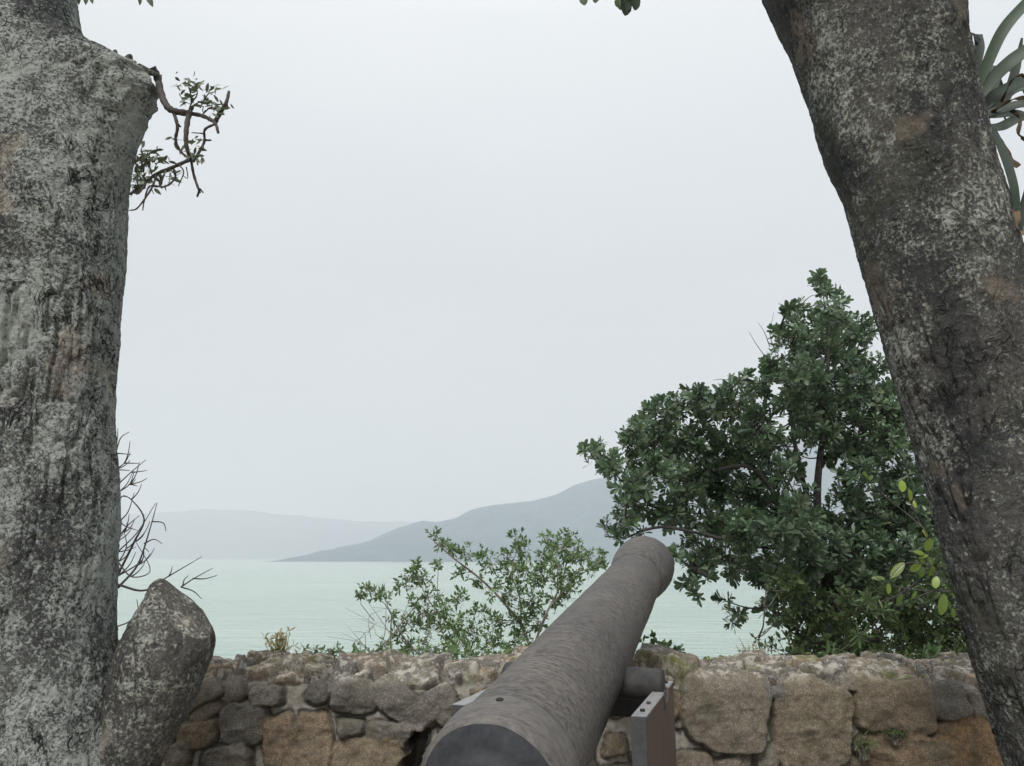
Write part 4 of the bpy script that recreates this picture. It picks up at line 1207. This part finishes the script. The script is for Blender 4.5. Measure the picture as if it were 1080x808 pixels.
for (a, b, n, sx, sy) in [(495, 330, 14, 22, 22), (520, 370, 16, 22, 20), (575, 330, 6, 18, 12), (480, 370, 8, 14, 12), (330, 590, 26, 22, 26), (310, 640, 22, 22, 22), (300, 690, 12, 18, 16), (425, 515, 2, 4, 4), (455, 560, 3, 8, 8), (520, 585, 7, 12, 8), (370, 600, 8, 18, 10), (355, 560, 5, 12, 8), (550, 562, 2, 4, 3), (600, 400, 8, 14, 14), (440, 650, 8, 20, 12), (345, 660, 10, 20, 12), (570, 400, 8, 16, 12), (390, 665, 8, 14, 14), (510, 520, 4, 8, 12), (500, 300, 6, 12, 8), (465, 310, 3, 5, 5)]:
    for _ in range(int(n * 1.5)):
        x, y = a + rg.normal(0, sx), b + rg.normal(0, sy)
        if x < 280: x = 290
        pos.append(Q(x, y, HY + rg.normal(0, .03))); dr.append((rg.normal(0, .8), rg.normal(0, .4), rg.normal(.1, .8))); nr.append(rg.normal(0, 1, 3)); sz.append(rg.uniform(.026, .046)); rd.append(rg.random())
V, Fq, A = leaves_mesh(np.array(pos), np.array(dr), np.array(nr), np.array(sz), np.array(rd), 'ell', .9)
lf = mesh_np('leaves', V, Fq, M['leaf_grey'], attrs={'rnd': A}); lf.parent = br


# ------------------------------------------------------------------ strap-leaved epiphyte on the right trunk
def strap(mb, pts, widths, up=(0, -1, .4), fold=.3, a=.5, wave=0.0):
    c = bez(pts, 8); T = np.gradient(c, axis=0); T /= np.linalg.norm(T, axis=1)[:, None] + 1e-9
    up = np.asarray(up, float); S = np.cross(T, up); S /= np.linalg.norm(S, axis=1)[:, None] + 1e-9; N = np.cross(S, T)
    w_ = np.interp(np.linspace(0, 1, len(c)), np.linspace(0, 1, len(widths)), widths)
    rows = []
    for o_, f_ in ((-1, fold * .45), (-.5, fold * .05), (0, 0), (.5, fold * .05), (1, fold * .45)):
        wv = wave * np.sin(np.arange(len(c)) * .7 + o_ * 2)
        rows.append(c + S * (w_ * o_)[:, None] + N * (w_ * f_ + wv)[:, None])
    V = np.stack(rows, 1).reshape(-1, 3)
    V = np.concatenate([V, V - np.repeat(N, 5, 0) * .002])
    n = len(c); f = grid_faces(5, n)
    mb.add(V, np.concatenate([f, f[:, ::-1] + 5 * n]), a)


bro = thing('strap_leaf_plant', 'epiphyte with long dark green strap leaves and withered tips on the leaning trunk', 'plant', tuple(P(1040, 120, 2.85)))
mg, md_ = MB(), MB()
K = 2.8
W = lambda px: px / F * 2.35 / 2


def S3(*p): return [P(a, b, K + dy) for (a, b, dy) in p]


strap(mg, S3((1028, 98, 0), (1040, 70, -.03), (1058, 32, -.06), (1084, 2, -.08), (1110, -22, -.08)), [W(10), W(15), W(16), W(15), W(3)], a=.75)
strap(mg, S3((1030, 96, 0), (1030, 70, 0), (1033, 50, 0), (1031, 36, .02)), [W(9), W(12), W(14), W(13)], a=.15)
strap(mg, S3((1033, 44, 0), (1027, 37, -.01), (1022, 34, -.02)), [W(12), W(8), W(1)], a=.2)
strap(mg, S3((1030, 105, 0), (1048, 82, -.03), (1070, 62, -.07), (1100, 42, -.1), (1130, 30, -.1)), [W(14), W(18), W(20), W(16), W(3)], a=.55)
strap(mg, S3((1032, 112, .03), (1055, 98, .03), (1082, 86, .03), (1120, 84, .0)), [W(16), W(20), W(18), W(4)], a=.2)
strap(mg, S3((1036, 122, 0), (1056, 116, -.04), (1080, 110, -.08), (1110, 118, -.1)), [W(16), W(18), W(16), W(4)], a=.1)
strap(mg, S3((1038, 134, .05), (1055, 134, .04), (1078, 124, .04), (1105, 130, .04)), [W(14), W(16), W(14), W(4)], a=.3)
strap(mg, S3((1036, 126, .08), (1060, 104, .10), (1072, 70, .13), (1078, 40, .13)), [W(14), W(14), W(12), W(3)], a=.2)
strap(mg, S3((1048, 138, -.05), (1060, 165, -.10), (1069, 195, -.13), (1073, 222, -.13)), [W(10), W(13), W(12), W(9)], a=.2, fold=.15)
strap(md_, S3((1072, 218, -.13), (1073, 236, -.12), (1076, 246, -.08), (1086, 240, -.08)), [W(9), W(9), W(7), W(2)], a=.9, fold=.2)
strap(md_, S3((1044, 140, -.02), (1054, 150, -.05), (1062, 165, -.06), (1074, 176, -.07)), [W(6), W(13), W(14), W(9)], a=.3, wave=.003)
strap(md_, S3((1046, 118, -.02), (1065, 106, -.1), (1082, 104, -.12), (1090, 116, -.12)), [W(3), W(5), W(4), W(3)], a=.1, wave=.006)
strap(md_, S3((1056, 108, -.02), (1068, 84, -.1), (1080, 80, -.12), (1088, 92, -.12)), [W(2), W(3), W(3), W(2)], a=.1, wave=.006)
strap(md_, S3((1060, 112, .0), (1076, 124, -.1), (1074, 140, -.12), (1082, 148, -.12)), [W(3), W(5), W(4), W(2)], a=.1, wave=.006)
strap(mg, S3((1085, 190, .0), (1080, 215, 0), (1076, 235, 0), (1079, 248, 0)), [W(4), W(10), W(11), W(3)], a=.05)
for k in range(9):
    a = rg.uniform(-.3, 2.2)
    dx_, dz_ = math.cos(a) * .42, math.sin(a) * .4
    p0 = P(1040, 122, K + .15)
    strap(mg, [p0, p0 + [dx_ * .5 + .05, .1, dz_ * .5 + .1], p0 + [dx_ + .15, .25, dz_], p0 + [dx_ * 1.3 + .25, .35, dz_ * .6 - .05]], [.02, .03, .028, .004], a=rg.random())
put(mg.build('green_leaves', M['strap']), bro); put(md_.build('withered_leaves', M['strap_dry']), bro)

# ------------------------------------------------------------------ yellow green vine sprout on the right trunk
vn = thing('vine_sprout', 'yellow green round leaved vine sprouting from the left side of the leaning trunk', 'vine', tuple(P(1000, 610, 2.75)))
Z = lambda a, b, dy=0: P(900 + a / 4.49, 490 + b / 4.49, 2.78 + dy)
mb = MB()
for poly in ([(455, 600), (380, 598), (270, 590), (180, 568), (100, 530)], [(400, 520), (360, 480), (350, 420), (345, 340)], [(440, 560), (400, 530), (370, 500), (330, 470), (240, 470), (170, 540)], [(350, 330), (300, 250), (250, 120), (232, 60)], [(420, 610), (430, 650)], [(350, 520), (320, 470), (290, 420)], [(420, 590), (345, 610), (280, 640)], [(180, 568), (172, 590)], [(330, 300), (250, 230), (150, 150), (80, 70)]):
    c = bez([Z(a, b, .02 * math.sin(j)) for j, (a, b) in enumerate(poly)], 5); mb.tube(c, np.linspace(.0026, .0013, len(c)), 5)
put(mb.build('stems', M['wood_dark']), vn)
LV = [(232, 130, 232, 58, .95, .9), (262, 115, 282, 190, .8, .75), (325, 310, 365, 350, .8, .95), (368, 350, 340, 425, .9, .35), (285, 412, 355, 425, .8, .6), (355, 430, 300, 440, .7, .5), (240, 465, 160, 550, .62, .6), (150, 540, 72, 532, .55, .3), (165, 560, 172, 628, .7, .55), (320, 470, 255, 515, .8, .5), (325, 485, 322, 550, .8, .05),
      (375, 480, 365, 545, .9, .6), (395, 530, 385, 598, .9, .8), (230, 610, 205, 672, .8, .1), (430, 612, 415, 740, .62, .3), (300, 600, 270, 645, .6, .1), (320, 450, 345, 480, .9, .7), (360, 440, 380, 480, .8, .2), (285, 170, 300, 215, .6, .9), (70, 60, 40, 30, .9, .2), (90, 50, 70, 80, .9, .1), (445, 640, 470, 700, .6, .0), (470, 680, 480, 740, .7, .05)]
pos, dr, nr, sz, wd, rd = [], [], [], [], [], []
parts = []
for (a, b, c, d, wdt, rn1) in LV:
    p, q = Z(a, b), Z(c, d, rg.normal(0, .01)); L_ = np.linalg.norm(q - p) * .78
    parts.append(leaves_mesh(p[None], (q - p)[None], np.array([[rg.normal(0, .35), -1, .5 + rg.normal(0, .3)]]), np.array([L_]), np.array([rn1]), 'round', wdt * .95))
put(leafobj('leaves', parts, M['leaf_lime']), vn)


# ------------------------------------------------------------------ crowns of the two near trees, above the picture
def upper(tree, top_pts, lmb, seed, ncl, mat, bark):
    rg = np.random.default_rng(seed)
    mb = MB(); C_, A_ = [], []
    tw_ = MB()
    for (start, end, r0) in lmb:
        s, e_ = np.array(start, float), np.array(end, float)
        cur = bez([s, (s * .6 + e_ * .4) + rg.normal(0, .15, 3), (s * .25 + e_ * .75) + rg.normal(0, .15, 3), e_], 8)
        mb.tube(cur, np.linspace(r0, r0 * .3, len(cur)), 14, wob=.05)
        for _ in range(ncl):
            k = rg.integers(len(cur) // 3, len(cur)); c = cur[k] + rg.normal(0, 1, 3) * np.array([.75, .75, .45])
            n = 24
            p = c + rg.normal(0, .26, (n, 3))
            tw_.tube(bez([cur[k], (cur[k] + c) / 2 + rg.normal(0, .08, 3), c], 4), np.linspace(.012, .004, 9), 5)
            C_.append(p); A_.append(rg.normal(0, .7, (n, 3)) + np.array([0, 0, .2]))
    C_ = np.concatenate(C_); A_ = np.concatenate(A_)
    # the photograph shows no crown inside the frame: the canopy begins above the sight line
    zc = C_[:, 2] - EYE - .835 * np.maximum(C_[:, 1], 0)
    keep = zc > .12
    C_, A_ = C_[keep], A_[keep]
    put(mb.build('limbs', bark), tree); 
    put(leafobj('crown', [rosettes(C_, A_, 7, .085, (20, 85), kind='ell', width=1.1, rng=rg)], mat), tree)


lt = np.array([tcx[-1], LTY, tz[-1] - .25]); rt = np.array([rcx[-1], RTY, rz[-1] - .25])
upper(ltree, lt, [(lt, lt + [-1.2, .3, 2.4], .22), (lt, lt + [1.0, -.6, 2.6], .17), (lt, lt + [-.6, -1.8, 2.2], .14), (lt, lt + [.2, .9, 3.0], .15)], 101, 8, M['leaf_crown'], M['bark_l'])
upper(rtree, rt, [(rt, rt + [-1.3, .1, 2.2], .2), (rt, rt + [1.1, .5, 2.6], .2), (rt, rt + [.2, -1.8, 2.2], .14), (rt, rt + [-.3, 1.0, 3.0], .15)], 103, 8, M['leaf_crown'], M['bark_r'])
# low sprays of leaves that just dip into the top of the frame
mb = MB(); parts = []
for (cx_, pts_) in ((655, [(652, -2, 655, 8), (660, -2, 661, 13), (655, -4, 651, 5), (670, -4, 671, 8), (664, 0, 658, 10), (615, -8, 616, 3), (629, -8, 628, 1), (645, -14, 640, -3), (660, -14, 668, 0)]),):
    anchor = rt + np.array([-1.1, .1, 1.2])
    for (a, b, c, d) in pts_:
        p, q = P(a, b, 3.0), P(c, d, 3.0)
        parts.append(leaves_mesh((p - (q - p) * .3)[None], (q - p)[None], np.array([[rg.normal(0, .4), -1, .3]]), np.array([np.linalg.norm(q - p) * 1.4]), np.array([rg.random()]), 'round', .85))
        tw_c = bez([p, p + [.02, 0, .2], anchor * .4 + p * .6 + [0, 0, .1], anchor], 4); mb.tube(tw_c, np.linspace(.003, .009, len(tw_c)), 5)
put(leafobj('hanging_leaves', parts, M['leaf_crown']), rtree); put(mb.build('hanging_twigs', M['wood_dark']), rtree)
mb = MB(); parts = []
anchor = lt + np.array([.55, -.3, 1.3])
for (a, b, c, d) in [(147, -3, 148, 4), (156, -4, 160, 5), (84, -6, 82, 3), (91, -6, 90, 3), (95, -6, 97, 2), (152, -12, 150, -3)]:
    p, q = P(a, b, 3.0), P(c, d, 3.0)
    parts.append(leaves_mesh((p - (q - p) * .3)[None], (q - p)[None], np.array([[rg.normal(0, .4), -1, .3]]), np.array([np.linalg.norm(q - p) * 1.4]), np.array([rg.random()]), 'ell', 1.0))
    tw_c = bez([p, p + [.02, 0, .2], anchor * .4 + p * .6 + [0, 0, .1], anchor], 4); mb.tube(tw_c, np.linspace(.003, .009, len(tw_c)), 5)
put(leafobj('hanging_leaves', parts, M['leaf_crown']), ltree); put(mb.build('hanging_twigs', M['wood_dark']), ltree)
